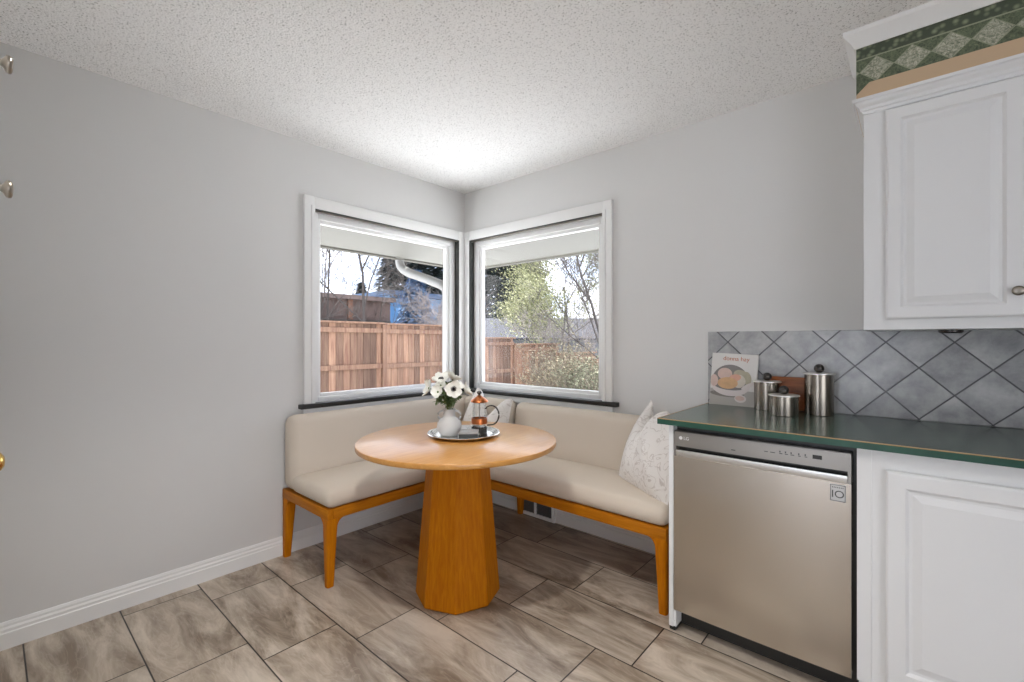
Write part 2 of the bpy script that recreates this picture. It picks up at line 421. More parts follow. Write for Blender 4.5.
# ------------------------------------------------------------------ room shell
H = 2.455
XR, YR = 5.2, -5.4          # far right and rear walls, behind the camera
OUTC = .16                  # wall thickness
LO = (-1.263, -.077)        # left opening along y
RO = (.075, 1.297)          # right opening along x
Z0, Z1 = .852, 2.057        # opening heights
b = MB(); b.box(-.16, XR+.1, YR-.1, .16, -.12, 0); b.build('floor', M['floor'], kind='structure', smooth=0)
b = MB(); b.box(-.16, XR+.1, YR-.1, .16, H, H+.12); b.build('ceiling', M['ceil'], kind='structure', smooth=0)
b = MB()
b.box(-OUTC, 0, YR-.1, LO[0], 0, H); b.box(-OUTC, 0, LO[0], LO[1], 0, Z0); b.box(-OUTC, 0, LO[0], LO[1], Z1, H); b.box(-OUTC, 0, LO[1], 0, 0, H)
b.build('wall_left', M['wall'], kind='structure', smooth=0)
b = MB()
b.box(-OUTC, RO[0], 0, OUTC, 0, H); b.box(RO[0], RO[1], 0, OUTC, 0, Z0); b.box(RO[0], RO[1], 0, OUTC, Z1, H); b.box(RO[1], XR+.1, 0, OUTC, 0, H)
b.build('wall_back', M['wall'], kind='structure', smooth=0)
b = MB(); b.box(XR, XR+.1, YR, -5.2, 0, H); b.box(XR, XR+.1, -2.2, 0, 0, H); b.box(XR, XR+.1, -5.2, -2.2, 2.25, H); b.build('wall_right', M['wall'], kind='structure', smooth=0)  # unseen opening added so daylight reaches the left wall
b = MB()
b.box(0, 1.6, YR-.1, YR, 0, H); b.box(2.6, XR, YR-.1, YR, 0, H); b.box(1.6, 2.6, YR-.1, YR, 2.1, H)  # unseen rear opening added to let in fill daylight
b.build('wall_rear', M['wall'], kind='structure', smooth=0)
# short partition that closes the pantry on the left of the camera
b = MB(); b.box(0, 1.18, -2.74, -2.62, 2.06, H); b.box(0, .28, -2.74, -2.62, 0, 2.06); b.box(1.10, 1.18, -2.74, -2.62, 0, 2.06)
b.build('wall_front', M['wall'], kind='structure', smooth=0)

# baseboards (moulded profile)
def base_prof(h, t):
    return [(0, 0), (t, 0), (t, h*.60), (t*.82, h*.64), (t*.82, h*.74), (t*.55, h*.82), (t*.55, h*.90), (t*.3, h), (0, h)]
def baseboard(name, p0, p1, nrm, h=.107, t=.016):
    p0, p1, nrm = Vector(p0), Vector(p1), Vector(nrm)
    b = MB(); pr = base_prof(h, t)
    A = [b.bm.verts.new(p0 + nrm*d + Vector((0,0,z))) for d, z in pr]
    B = [b.bm.verts.new(p1 + nrm*d + Vector((0,0,z))) for d, z in pr]
    for i in range(len(pr)):
        j = (i+1) % len(pr); b.bm.faces.new((A[i], A[j], B[j], B[i]))
    b.bm.faces.new(A); b.bm.faces.new(B)
    bmesh.ops.recalc_face_normals(b.bm, faces=b.bm.faces)
    return b.build(name, M['white'], kind='structure', smooth=20)
baseboard('baseboard_left', (0, -2.62, 0), (0, -.0, 0), (1, 0, 0))
baseboard('baseboard_back', (.016, 0, 0), (1.97, 0, 0), (0, -1, 0))

# windows ---------------------------------------------------------------
# local frame: u along the wall away from the corner, n towards the room
def window(name, Mx, uo, cornered):
    """Mx maps (u, n, z) to world; uo = (near corner, far)"""
    root = empty(name, (0, 0, 0), kind='structure'); root['_org'] = (0, 0, 0)
    u0, u1 = uo
    def bx(bb, a0, a1, n0, n1, z0, z1, bev=0): bb.box(a0, a1, n0, n1, z0, z1, bev, 2, M=Mx)
    # casing
    bb = MB()
    bx(bb, .0, u0, 0, .020, .865, 2.131, .003); bx(bb, u1, u1+.064, 0, .022, .865, 2.131, .004)
    bx(bb, u0, u1, 0, .020, Z1, 2.131, .003)
    bx(bb, u1-.002, u1+.022, .0, .027, .865, Z1+.02, .004)
    bb.build('window_casing', M['white'], root)
    # dark reveal: jambs and head
    bb = MB()
    bx(bb, u0-.001, u0+.004, -.030, .019, .865, Z1); bx(bb, u1-.004, u1+.001, -.030, .019, .865, Z1)
    bx(bb, u0, u1, -.030, .019, Z1-.004, Z1+.001)
    bb.build('dark_jamb', M['darkjamb'], root)
    # outer vinyl frame
    bb = MB(); a0, a1 = u0+.002, u1-.002; zb, zt = .866, Z1-.010
    for (p, q, s, t) in ((a0, a0+.05, zb, zt), (a1-.046, a1, zb, zt), (a0+.05, a1-.046, zb, zb+.030), (a0+.05, a1-.046, zt-.036, zt)):
        bx(bb, p, q, -.086, -.030, s, t, .004)
    bb.build('window_frame', M['vinyl'], root)
    # inner sash bead
    bb = MB(); a0 += .044; a1 -= .042; zb += .024; zt -= .030
    for (p, q, s, t) in ((a0, a0+.034, zb, zt), (a1-.026, a1, zb, zt), (a0+.034, a1-.026, zb, zb+.026), (a0+.034, a1-.026, zt-.028, zt)):
        bx(bb, p, q, -.084, -.048, s, t, .004)
    bb.build('window_sash', M['vinyl'], root)
    bb = MB(); bx(bb, a0+.028, a1-.02, -.082, -.076, zb+.02, zt-.02)
    bb.build('window_pane', M['glass'], root, smooth=0)
    # fly strip: thin metal channel lying in the head reveal
    bb = MB(); bx(bb, u0+.006, u1-.006, -.010, .004, Z1-.011, Z1-.004, .001); bb.build('head_channel', M['nickel'], root)
    return root
ML = Matrix(((0, 1, 0, 0), (-1, 0, 0, 0), (0, 0, 1, 0), (0, 0, 0, 1)))     # u -> -y, n -> +x
MR = Matrix(((1, 0, 0, 0), (0, -1, 0, 0), (0, 0, 1, 0), (0, 0, 0, 1)))     # u -> +x, n -> -y
window('window_1', ML, (-LO[1], -LO[0]), True)
window('window_2', MR, RO, True)
# black sills meeting in the corner, white aprons under them
b = MB(); b.prism([(-.03, .03), (-.03, -1.355), (.042, -1.355), (.042, -.042), (1.403, -.042), (1.403, .03)], .838, .866, .004, 2)
b.build('trim_1', M['black'], kind='structure')
b = MB(); b.prism([(0, 0), (0, -1.33), (.016, -1.33), (.016, -.016), (1.365, -.016), (1.365, 0)], .79, .838, .002, 1)
b.build('trim_2', M['white'], kind='structure')

# soffit above the wall cabinets, with crown at the ceiling
SX0 = 2.607
b = MB(); b.box(SX0, XR, -.33, 0, 2.16, H, mi=0)
sof = b.build('wall_soffit', M['tan'], kind='structure', smooth=0)
b = MB()
b.poly([(SX0, -.3315, 2.214), (SX0+.042, -.3315, 2.251), (3.9, -.3315, 2.251), (3.9, -.3315, 2.40), (SX0, -.3315, 2.40)])
b.poly([(SX0, -.3305, 2.212), (SX0, -.3305, 2.40), (3.9, -.3305, 2.40), (3.9, -.3305, 2.2505), (SX0+.040, -.3305, 2.2505)])
b.build('wall_border', M['border'], kind='structure', smooth=0)
b = MB(); b.box(SX0-.0015, SX0, -.3295, 0, 2.16, 2.40); b.build('trim_4', M['white'], kind='structure', smooth=0)
# crown: profile swept along front with return on the left side
def sweep(name, prof, path, mat):
    """prof (out, z); path list of (point xy, outward xy)"""
    bb = MB(); rings = [[bb.bm.verts.new((p[0]+o[0]*d, p[1]+o[1]*d, z)) for d, z in prof] for p, o in path]
    n = len(prof)
    for A, B in zip(rings, rings[1:]):
        for i in range(n): bb.bm.faces.new((A[i], A[(i+1) % n], B[(i+1) % n], B[i]))
    bb.bm.faces.new(rings[0]); bb.bm.faces.new(rings[-1])
    bmesh.ops.recalc_face_normals(bb.bm, faces=bb.bm.faces)
    return bb
cr = [(0, 2.392), (.006, 2.392), (.010, 2.400), (.016, 2.412), (.030, 2.428), (.038, 2.440), (.040, H), (0, H)]
bb = sweep('trim_3', cr, [((SX0, 0), (-1, 0)), ((SX0, -.33), (-1, -1)), ((XR, -.33), (0, -1))], None)
bb.build('trim_3', M['white'], kind='structure', smooth=20)

# tile backsplash
b = MB(); b.box(1.938, XR, -.010, 0, .914, 1.296, .002, 1); b.build('wall_backsplash', M['splash'], kind='structure', smooth=0)

# wall register in the baseboard under the bench
vt = empty('wall_vent', (.76, -.03, 0), 'white wall vent set into the baseboard under the bench', 'vent')
b = MB()
for x0, x1, z0, z1 in ((.60, .625, 0, .145), (.905, .93, 0, .145), (.625, .905, 0, .022), (.625, .905, .120, .145), (.752, .772, .022, .120)):
    b.box(x0, x1, -.034, -.017, z0, z1, .002, 1)
b.build('vent_frame', M['white'], vt)
b = MB(); b.box(.625, .905, -.021, -.018, .022, .120)
for k in range(9): b.box(.625, .905, -.028, -.022, .028+k*.0102, .031+k*.0102)
b.build('grille', plain('vent_grey', (.12, .12, .12), .5), vt)

# ------------------------------------------------------------------ benches
def soft_box(bb, x0, x1, y0, y1, z0, z1, bev, seg=5, crown=0, taper=None):
    t = bmesh.new()
    nx = max(2, int((x1-x0)/.08)); ny = max(2, int((y1-y0)/.08))
    tmp = MB(); tmp.box(x0, x1, y0, y1, z0, z1, bev, seg)
    # subdivide long faces so that the crown bulges smoothly
    bmesh.ops.subdivide_edges(tmp.bm, edges=[e for e in tmp.bm.edges if e.calc_length() > .15], cuts=6, use_grid_fill=True)
    cx, cy = (x0+x1)/2, (y0+y1)/2
    for v in tmp.bm.verts:
        if crown and v.co.z > z1 - 1e-3 - bev*.4:
            fx = 1-((v.co.x-cx)/((x1-x0)/2))**2; fy = 1-((v.co.y-cy)/((y1-y0)/2))**2
            v.co.z += crown*max(0, fx)**.6*max(0, fy)**.4
        if taper: taper(v)
    bb._merge(tmp.bm, 0, None)

def leg_mesh(bb, cx, cy, sx, sy, zt, fx=1, fy=1):
    """tapered leg; (sx, sy) point outward; concave brackets run inwards under the rail"""
    t0, t1 = .030, .019
    ring = []
    t = bmesh.new()
    for z, h in ((0.0, t1), (zt, t0)):
        ox, oy = cx - sx*h, cy - sy*h       # outer faces stay vertical
        ring.append([t.verts.new((ox+a*h, oy+c*h, z)) for a, c in ((-1,-1),(1,-1),(1,1),(-1,1))])
    t.faces.new(ring[0][::-1]); t.faces.new(ring[1])
    for i in range(4): t.faces.new((ring[0][i], ring[0][(i+1)%4], ring[1][(i+1)%4], ring[1][i]))
    bmesh.ops.recalc_face_normals(t, faces=t.faces)
    bmesh.ops.bevel(t, geom=[e for e in t.edges if abs(e.verts[0].co.z-e.verts[1].co.z) > .1], offset=.012, segments=3, affect='EDGES', profile=.5)
    bb._merge(t, 0, None)
    R = .05
    arc = [(R*(1-math.cos(a)), -R*(1-math.sin(a))) for a in [PI/2*k/6 for k in range(7)]]  # from (0,-R) to (R,0)
    prof = [(0, 0)] + arc
    if fx:
        bb.prism([(p, q) for p, q in prof], 0, .034, M=Matrix(((-sx, 0, 0, cx - sx*.054), (0, 0, -sy, cy - sy*.004), (0, 1, 0, zt), (0, 0, 0, 1))))
    if fy:
        bb.prism([(p, q) for p, q in prof], 0, .034, M=Matrix(((0, 0, -sx, cx - sx*.004), (-sy, 0, 0, cy - sy*.054), (0, 1, 0, zt), (0, 0, 0, 1))))

RZ0, RZ1, ST = .338, .392, .485
def bench(name, label, x0, x1, y0, y1, back, legs):
    root = empty(name, ((x0+x1)/2, (y0+y1)/2, 0), label, 'bench', 'upholstered corner banquette benches')
    bb = MB(); t = .032
    bb.box(x0, x1, y0, y0+t, RZ0, RZ1, .006, 2); bb.build('side_rail', M['woodx'], root)
    bb = MB(); bb.box(x0, x1, y1-t, y1, RZ0, RZ1, .006, 2); bb.build('side_rail', M['woodx'], root)
    bb = MB(); bb.box(x0, x0+t, y0+t, y1-t, RZ0, RZ1, .006, 2); bb.build('cross_rail', M['woody'], root)
    bb = MB(); bb.box(x1-t, x1, y0+t, y1-t, RZ0, RZ1, .006, 2); bb.build('cross_rail', M['woody'], root)
    bb = MB(); bb.box(x0+t, x1-t, y0+t, y1-t, RZ1-.02, RZ1-.002); bb.build('seat_base', M['woody'], root)
    for (cx, cy, sx, sy) in legs:
        bb = MB(); leg_mesh(bb, cx, cy, sx, sy, RZ0+.004); bb.build('leg', M['wood'], root, smooth=30)
    bb = MB()
    back(bb); bb.build('backrest', M['fab'], root, smooth=60)
    return root
def lean_x(v):
    if v.co.z > .5 and v.co.x > .09: v.co.x -= (v.co.z-.5)*.09
def lean_y(v):
    if v.co.z > .5 and v.co.y < -.09: v.co.y += (v.co.z-.5)*.09
BT = .818
def back_left(bb):
    soft_box(bb, .021, .152, -1.456, -.022, RZ1, BT, .05, 6, taper=lean_x)
    soft_box(bb, .10, .612, -.152, -.022, RZ1, BT, .05, 6, taper=lean_y)
lb = bench('banquette_bench', 'beige upholstered bench with oak legs along the left wall under the left window', .020, .560, -1.456, -.020, back_left,
      [(.020, -1.456, -1, -1), (.560, -1.456, 1, -1), (.020, -.020, -1, 1)])
bb = MB(); soft_box(bb, .125, .568, -1.458, -.13, RZ1, ST, .042, 6, crown=.012); bb.build('seat_cushion', M['fab'], lb, smooth=60)
def back_right(bb):
    soft_box(bb, .640, 1.934, -.152, -.022, RZ1, BT-.006, .05, 6, taper=lean_y)
rb = bench('banquette_bench', 'long beige upholstered bench on oak frame along the wall under the right window', .615, 1.934, -.560, -.020, back_right,
      [(.615, -.020, -1, 1), (1.934, -.560, 1, -1), (.615, -.560, -1, -1), (1.934, -.020, 1, 1)])
bb = MB(); soft_box(bb, .572, 1.936, -.566, -.13, RZ1, ST, .042, 6, crown=.012); bb.build('seat_cushion', M['fab'], rb, smooth=60)

# ------------------------------------------------------------------ pillows
def pillow(name, label, size, thick, Mx, chop=.12, chop_u=0, wid=.32, warp=None, pull=.10):
    n = 40; bm = bmesh.new(); grid = {}
    h = size/2
    for side in (1, -1):
        for i in range(n+1):
            for j in range(n+1):
                edge = i in (0, n) or j in (0, n)
                if side == -1 and edge:
                    grid[(side, i, j)] = grid[(1, i, j)]; continue
                u = -1+2*i/n; v = -1+2*j/n
                pu = u*(1-.045*(1-v*v)); pv = v*(1-.045*(1-u*u))
                t = thick*((1-u**4)*(1-v**4))**.75*(.55+.45*(1-(u*u+v*v)/2))
                top = max(0, (v+.35)/1.35)**1.6
                g = math.exp(-((u-chop_u)/wid)**2)
                z = pv*h - chop*g*top
                x = pu*h*(1-pull*top)
                d = side*t*(1-.45*g*top) + .006*math.sin(7*u+3*v)*(1-u*u)*(1-v*v)*side
                co = Vector((x, d, z))
                if warp: co = warp(co, u, v)
                grid[(side, i, j)] = bm.verts.new(co)
    for side in (1, -1):
        for i in range(n):
            for j in range(n):
                q = [grid[(side, i, j)], grid[(side, i+1, j)], grid[(side, i+1, j+1)], grid[(side, i, j+1)]]
                bm.faces.new(q if side == -1 else q[::-1])
    bmesh.ops.recalc_face_normals(bm, faces=bm.faces)
    me = bpy.data.meshes.new(name); bm.to_mesh(me); bm.free(); me.materials.append(M['pillow'])
    smooth_by_angle(me, 70)
    o = bpy.data.objects.new(name, me); COL.objects.link(o); o.matrix_world = Mx
    return tag(o, label, 'pillow', 'throw pillows on the benches')
def pmat(c, facing, tilt, roll=0):
    """face normal = local -Y; facing angle is the heading of the normal; tilt leans back"""
    return Matrix.Translation(c) @ Matrix.Rotation(facing + PI/2, 4, 'Z') @ Matrix.Rotation(-tilt, 4, 'X') @ Matrix.Rotation(roll, 4, 'Y')
pillow('throw_pillow', 'white patterned throw pillow at the right end of the bench against the counter', .485, .085,
       pmat((1.758, -.300, .690), math.atan2(-.83, -.558), math.radians(20)), chop=.19, chop_u=-.42, wid=.26, pull=.35,
       warp=lambda co, u, v: Vector((co.x, co.y, co.z - .07*max(0, u+.25)*max(0, v)**2)))
pillow('throw_pillow', 'white throw pillow in the bench corner behind the coffee press', .41, .08,
       pmat((.475, -.235, .68), math.radians(-82), math.radians(14), math.radians(12)), chop=.19, wid=.42, pull=.2)

# ------------------------------------------------------------------ table
TC = Vector((1.066, -1.036, 0)); TH = .762
tb = empty('pedestal_table', TC, 'round honey oak dining table on a tapered eight-sided pedestal', 'table')
b = MB(); R = .488
b.lathe([(0, TH-.024), (R-.004, TH-.024), (R-.001, TH-.0225), (R, TH-.020), (R, TH-.003), (R-.001, TH-.0008), (R-.003, TH), (0, TH)], (TC.x, TC.y, 0), 128)
b.build('tabletop', M['ptop'], tb, smooth=50)
b = MB(); rings = []
for r, z in ((.203, 0), (.209, .006), (.149, TH-.024)):
    rings.append([b.bm.verts.new((TC.x+r*math.cos(k*PI/4), TC.y+r*math.sin(k*PI/4), z)) for k in range(8)])
for A, B in zip(rings, rings[1:]):
    for k in range(8): b.bm.faces.new((A[k], A[(k+1)%8], B[(k+1)%8], B[k]))
b.bm.faces.new(rings[0][::-1]); b.bm.faces.new(rings[-1])
bmesh.ops.bevel(b.bm, geom=[e for e in b.bm.edges if abs(e.verts[0].co.z-e.verts[1].co.z) > .3], offset=.003, segments=2, affect='EDGES')
b.build('pedestal', M['wood'], tb, smooth=20)

# tray
TR = (1.035, -.967, TH)
b = MB(); b.lathe([(0, .001), (.145, .001), (.154, .003), (.172, .010), (.183, .015), (.185, .0175), (.183, .0195), (.172, .0175), (.152, .008), (.143, .0065), (0, .0065)], TR, 96)
tag(b.build('serving_tray', M['chrome'], org=TR), 'round silver tray on the table holding the vase and the coffee press', 'tray')
TZ = TH + .0066

# vase
VB = (1.000, -1.035, TZ)
vs = empty('ceramic_vase', VB, 'matte pale grey two-handled vase holding white flowers on the tray', 'vase')
b = MB(); b.lathe([(0, 0), (.036, 0), (.045, .004), (.058, .024), (.063, .044), (.060, .064), (.048, .082), (.034, .092), (.030, .100), (.0295, .128), (.032, .133), (.029, .1335), (.0265, .128), (.027, .1), (0, .095)], VB, 56)
b.build('vase_body', M['ceramic'], vs, smooth=60)
hd = Vector((.753, .658, 0))
for s in (-1, 1):
    pts = []
    for k in range(13):
        a = -PI*.55 + PI*1.1*k/12
        pts.append(Vector(VB) + hd*s*(.030 + .027*math.cos(a)) + Vector((0, 0, 0.100 + .024*math.sin(a))))
    pts = [p for p in pts]
    b = MB(); b.tube(pts, .0058, 10); b.build('handle', M['ceramic'], vs, smooth=60)

# flowers
mouth = Vector((VB[0], VB[1], TZ+.12))
def frame(nrm):
    n = Vector(nrm).normalized(); a = n.cross(Vector((0,0,1)))
    if a.length < .05: a = Vector((1,0,0))
    a.normalize(); c = a.cross(n) * -1
    return a, c, n
def petals(bb, c, nrm, r, cnt=8, cup=.35, seed=0):
    r = r*1.25
    rnd = random.Random(seed); a, u, n = frame(nrm)
    for k in range(cnt):
        th = 2*PI*k/cnt + rnd.uniform(-.15, .15); rr = r*rnd.uniform(.88, 1.08); w = rr*.46
        d = a*math.cos(th) + u*math.sin(th); s = n.cross(d)
        cp = cup*rnd.uniform(.6, 1.3) + (.1 if k % 2 else 0)
        rows = []
        for i, (t, ww) in enumerate(((.05, .25), (.3, .75), (.6, 1.0), (.85, .8), (1.0, .25))):
            lift = cp*rr*t*t
            row = []
            for q in (-1, -.5, 0, .5, 1):
                row.append(bb.bm.verts.new(Vector(c) + d*rr*t + s*w*ww*q + n*(lift + .12*rr*q*q + (.001 if k % 2 else 0))))
            rows.append(row)
        for A, B in zip(rows, rows[1:]):
            for q in range(4): bb.bm.faces.new((A[q], A[q+1], B[q+1], B[q]))
def anemone(c, nrm, r, label, centre=True, cup=.35, seed=0, cnt=8):
    c = Vector(c); n = Vector(nrm).normalized()
    root = empty('anemone', tuple(mouth), label, 'flower', 'white anemones in the vase')
    b = MB(); petals(b, c, nrm, r, cnt, cup, seed); b.build('petals', M['petal'], root, smooth=80)
    b = MB()
    m0 = mouth + Vector((random.uniform(-.012, .012), random.uniform(-.012, .012), -.02))
    base = c - n*.004
    ctrl = base - n*.03
    pts = []
    for k in range(9):
        t = k/8; q1 = m0.lerp(Vector((m0.x, m0.y, (m0.z+ctrl.z)/2)).lerp(ctrl, .3), t); q2 = ctrl.lerp(base, t)
        pts.append(q1.lerp(q2, t))
    b.tube(pts, .0018, 6); b.build('stem', M['stem'], root, smooth=60)
    b = MB()
    if centre:
        a, u, nn = frame(n); R3 = Matrix((a, u, nn)).transposed().to_4x4()
        b.sphere(c + n*.006, r*.24, 14, 8, sc=(1, 1, .6), M=R3)
        for k in range(26):
            th = 2*PI*k/26; d = a*math.cos(th)+u*math.sin(th); q = c + d*r*.36*random.uniform(.8, 1.15) + n*.008
            b.sphere(q, .0017, 6, 4)
            b.tube([c+n*.004, q], .0005, 4)
        b.build('flower_centre', M['pcent'], root, smooth=60)
    else:
        b.sphere(c + n*.004, r*.2, 10, 6); b.build('flower_centre', M['leaf'], root, smooth=60)
    return root
anemone((1.087, -1.083, 1.012), (.72, -.68, .12), .034, 'white anemone with a dark centre facing forward in the vase', seed=1, cup=.12, cnt=7)
anemone((.971, -1.065, 1.050), (.35, -.45, .8), .034, 'topmost white anemone on the left, tilted upward over the vase', seed=2, cup=.35)
anemone((.985, -1.000, 1.046), (.1, .35, .9), .036, 'white anemone at the upper right seen from behind its petals', False, .55, 3)
anemone((.950, -1.118, 1.008), (-.35, -.75, .35), .036, 'white anemone drooping out at the far left of the bouquet', False, .4, 4)
anemone((1.038, -.965, .988), (.55, .35, .35), .030, 'small white anemone at the right of the bouquet beside the black window corner', False, .6, 5)
anemone((1.025, -1.128, .996), (.3, -.8, .3), .026, 'small white anemone low at the left front of the bouquet', False, .5, 6)

anemone((.995, -1.085, 1.022), (.2, -.6, .6), .024, 'small white anemone just below the topmost flower', False, .5, 7)
anemone((1.065, -1.035, 1.018), (.6, -.1, .7), .024, 'small white anemone behind the dark-centred front flower', False, .5, 8)

def leaf(bb, base, tip, w, nrm):
    base, tip = Vector(base), Vector(tip); d = tip-base; s = d.cross(Vector(nrm)).normalized(); nn = s.cross(d).normalized()
    rows = []
    for t, ww, l in ((0, .15, 0), (.25, .8, .06), (.5, 1, .09), (.75, .7, .07), (1, .05, 0)):
        rows.append([bb.bm.verts.new(base + d*t + s*w*ww*q + nn*d.length*(l - .05*abs(q))) for q in (-1, 0, 1)])
    for A, B in zip(rows, rows[1:]):
        for q in (0, 1): bb.bm.faces.new((A[q], A[q+1], B[q+1], B[q]))
rs = random.Random(11)
SPR = [((1.045, -1.115, .985), 'leafy green sprig at the front left of the bouquet'), ((1.005, -1.055, 1.03), 'upright green sprig in the middle of the bouquet'),
       ((1.075, -1.02, .965), 'short green sprig hanging over the right side of the vase'), ((.985, -1.11, .945), 'green sprig bending down over the left rim of the vase'),
       ((1.020, -1.120, .965), 'leafy sprig at the lower left front of the bouquet'), ((1.035, -1.07, 1.005), 'leafy sprig filling the middle of the bouquet'),
       ((1.06, -1.075, .95), 'low green sprig at the front of the vase mouth')]
for tip, lab in SPR:
    tip = Vector(tip); root = empty('foliage_sprig', tuple(mouth), lab, 'foliage', 'green sprigs in the vase')
    b = MB(); m0 = mouth + Vector((rs.uniform(-.012, .012), rs.uniform(-.012, .012), -.02))
    pts = [m0.lerp(Vector((m0.x, m0.y, tip.z)), k/8).lerp(Vector((m0.x, m0.y, tip.z)).lerp(tip, k/8), k/8) for k in range(9)]
    b.tube(pts, .0016, 6); b.build('stem', M['stem'], root)
    b = MB()
    for k in range(64):
        t = rs.uniform(.35, 1); i = min(7, int(t*8)); p = pts[i].lerp(pts[i+1], t*8-i)
        d = Vector((rs.uniform(-1, 1), rs.uniform(-1, 1), rs.uniform(-.5, .9))).normalized()
        leaf(b, p, p + d*rs.uniform(.016, .030), rs.uniform(.004, .007), (rs.uniform(-.4, .4), rs.uniform(-.4, .4), 1))
    b.build('leaves', M['leaf'], root, smooth=80)

# stack of square coasters
CP = Vector((1.128, -1.020, TZ)); ca = .75
for k in range(4):
    z0 = k*.0092; root_o = (CP.x, CP.y, TZ + z0)
    b = MB(); Mc = Matrix.Translation((CP.x + .001*math.sin(k*3), CP.y + .001*math.cos(k*2), 0)) @ Matrix.Rotation(ca, 4, 'Z')
    b.box(-.046, .046, -.046, .046, TZ+z0, TZ+z0+.0088, .0015, 2, M=Mc)
    tag(b.build('coaster', M['slatetop'] if k == 3 else M['slate'], org=root_o),
        ['dark slate square coaster at the bottom of the stack on the tray', 'dark slate square coaster second from the bottom of the stack', 'dark slate square coaster third from the bottom of the stack', 'pale grey stone coaster on top of the coaster stack'][k], 'coaster', 'stacked square coasters')

# coffee press
FP = Vector((1.075, -.895, TZ))
fp = empty('coffee_press', tuple(FP), 'copper and glass coffee press with a looped handle on the silver tray', 'coffee press')
b = MB(); b.lathe([(.035, .012), (.0362, .150), (.040, .160)], FP, 48); b.build('glass_beaker', M['jar'], fp, smooth=60)
b = MB(); b.lathe([(0, .0145), (.0335, .0145), (.0335, .034), (0, .034)], FP, 40); b.build('coffee', M['coffee'], fp)
b = MB(); b.lathe([(0, 0), (.039, 0), (.041, .004), (.041, .030), (.0385, .030), (.038, .010), (0, .010)], FP, 48); b.build('press_base', M['darkmetal'], fp)
b = MB(); b.lathe([(.0375, .050), (.0415, .050), (.0415, .078), (.0375, .078), (.0375, .050)], FP, 48)
b.build('copper_band', M['copper'], fp)
hdir = Vector((.753, .658, 0))
b = MB(); b.lathe([(0, .160), (.043, .160), (.046, .163), (.044, .169), (.030, .180), (.014, .190), (.008, .196), (0, .197)], FP, 48)
lid = b.build('press_lid', M['copper'], fp, smooth=50)
b = MB(); b.lathe([(0, .194), (.006, .195), (.005, .200), (.011, .205), (.013, .211), (.009, .217), (0, .219)], FP, 24); b.build('lid_knob', M['darkmetal'], lid, org=None, smooth=60)
b = MB(); b.tube([FP+Vector((0, 0, .036)), FP+Vector((0, 0, .162))], .0022, 8); b.lathe([(0, .064), (.033, .064), (.033, .068), (0, .068)], FP, 32); b.build('plunger', M['nickel'], fp)
pts = []
for k in range(19):
    a = PI*.78 - PI*1.30*k/18
    pts.append(FP + hdir*(.062 + .040*math.cos(a)) + Vector((0, 0, .092 + .050*math.sin(a))))
pts.append(FP + hdir*.040 + Vector((0, 0, .040)))
b = MB(); b.tube(pts, .0040, 8); b.build('handle', M['darkmetal'], fp, smooth=60)

# ------------------------------------------------------------------ kitchen run
CT = .914
ct = empty('countertop', (3.5, -.33, .89), 'dark green laminate worktop with a tan edge line above the dishwasher', 'countertop')
b = MB(); b.box(1.945, XR, -.668, -.011, .8895, CT-.0002, .002, 1); b.build('worktop', M['counter'], ct)
b = MB(); b.box(1.942, XR, -.6735, -.668, .8890, CT-.003); b.box(1.9415, 1.945, -.668, -.011, .8890, CT-.003); b.build('edge_band', M['counter_edge'], ct)
b = MB(); b.box(1.942, XR, -.6735, -.668, CT-.003, CT); b.box(1.9415, 1.945, -.668, -.011, CT-.003, CT); b.build('edge_line', M['counter_line'], ct)

ep = empty('end_panel', (1.994, -.33, 0), 'white end panel closing the worktop beside the dishwasher', 'panel')
b = MB(); b.box(1.979, 2.000, -.640, -.02, .018, .889, .002, 1); b.build('panel', M['cab'], ep)
b = MB(); b.box(1.980, 2.006, -.635, -.50, 0, .018, .002, 1); b.build('foot', M['black'], ep)
b = MB(); b.box(2.0, 2.012, -.6405, -.58, .022, .096, .002, 1); b.lathe([(0, 0), (.005, 0), (.005, .003), (0, .003)], (0, 0, 0), 12, M=Matrix.Translation((2.002, -.640, .045)) @ Matrix.Rotation(PI/2, 4, 'X')); b.build('bracket', M['cab'], ep)

dw = empty('dishwasher', (2.31, -.33, 0), 'stainless steel built-in dishwasher with a pocket handle under the green worktop', 'dishwasher')
DX0, DX1, DF = 2.004, 2.617, -.645
b = MB(); b.box(2.000, 2.629, -.60, -.02, .10, .885); b.box(2.002, 2.627, -.56, -.50, 0, .10); b.build('cabinet_body', M['black'], dw)
# door with slightly bowed front
def slab_front(bb, x0, x1, z0, z1, yf, yb, bow=0, n=12, bev=.003, mi=0):
    t = MB()
    poly = [(x0, yb), (x1, yb)] + [(x1+(x0-x1)*k/n, yf - bow*(1-(2*k/n-1)**2)) for k in range(n+1)]
    t.prism(poly, z0, z1)
    bb._merge(t.bm, mi, None)
b = MB(); slab_front(b, DX0, DX1, .097, .757, DF, -.60, .004); b.build('door', M['steel'], dw, smooth=30)
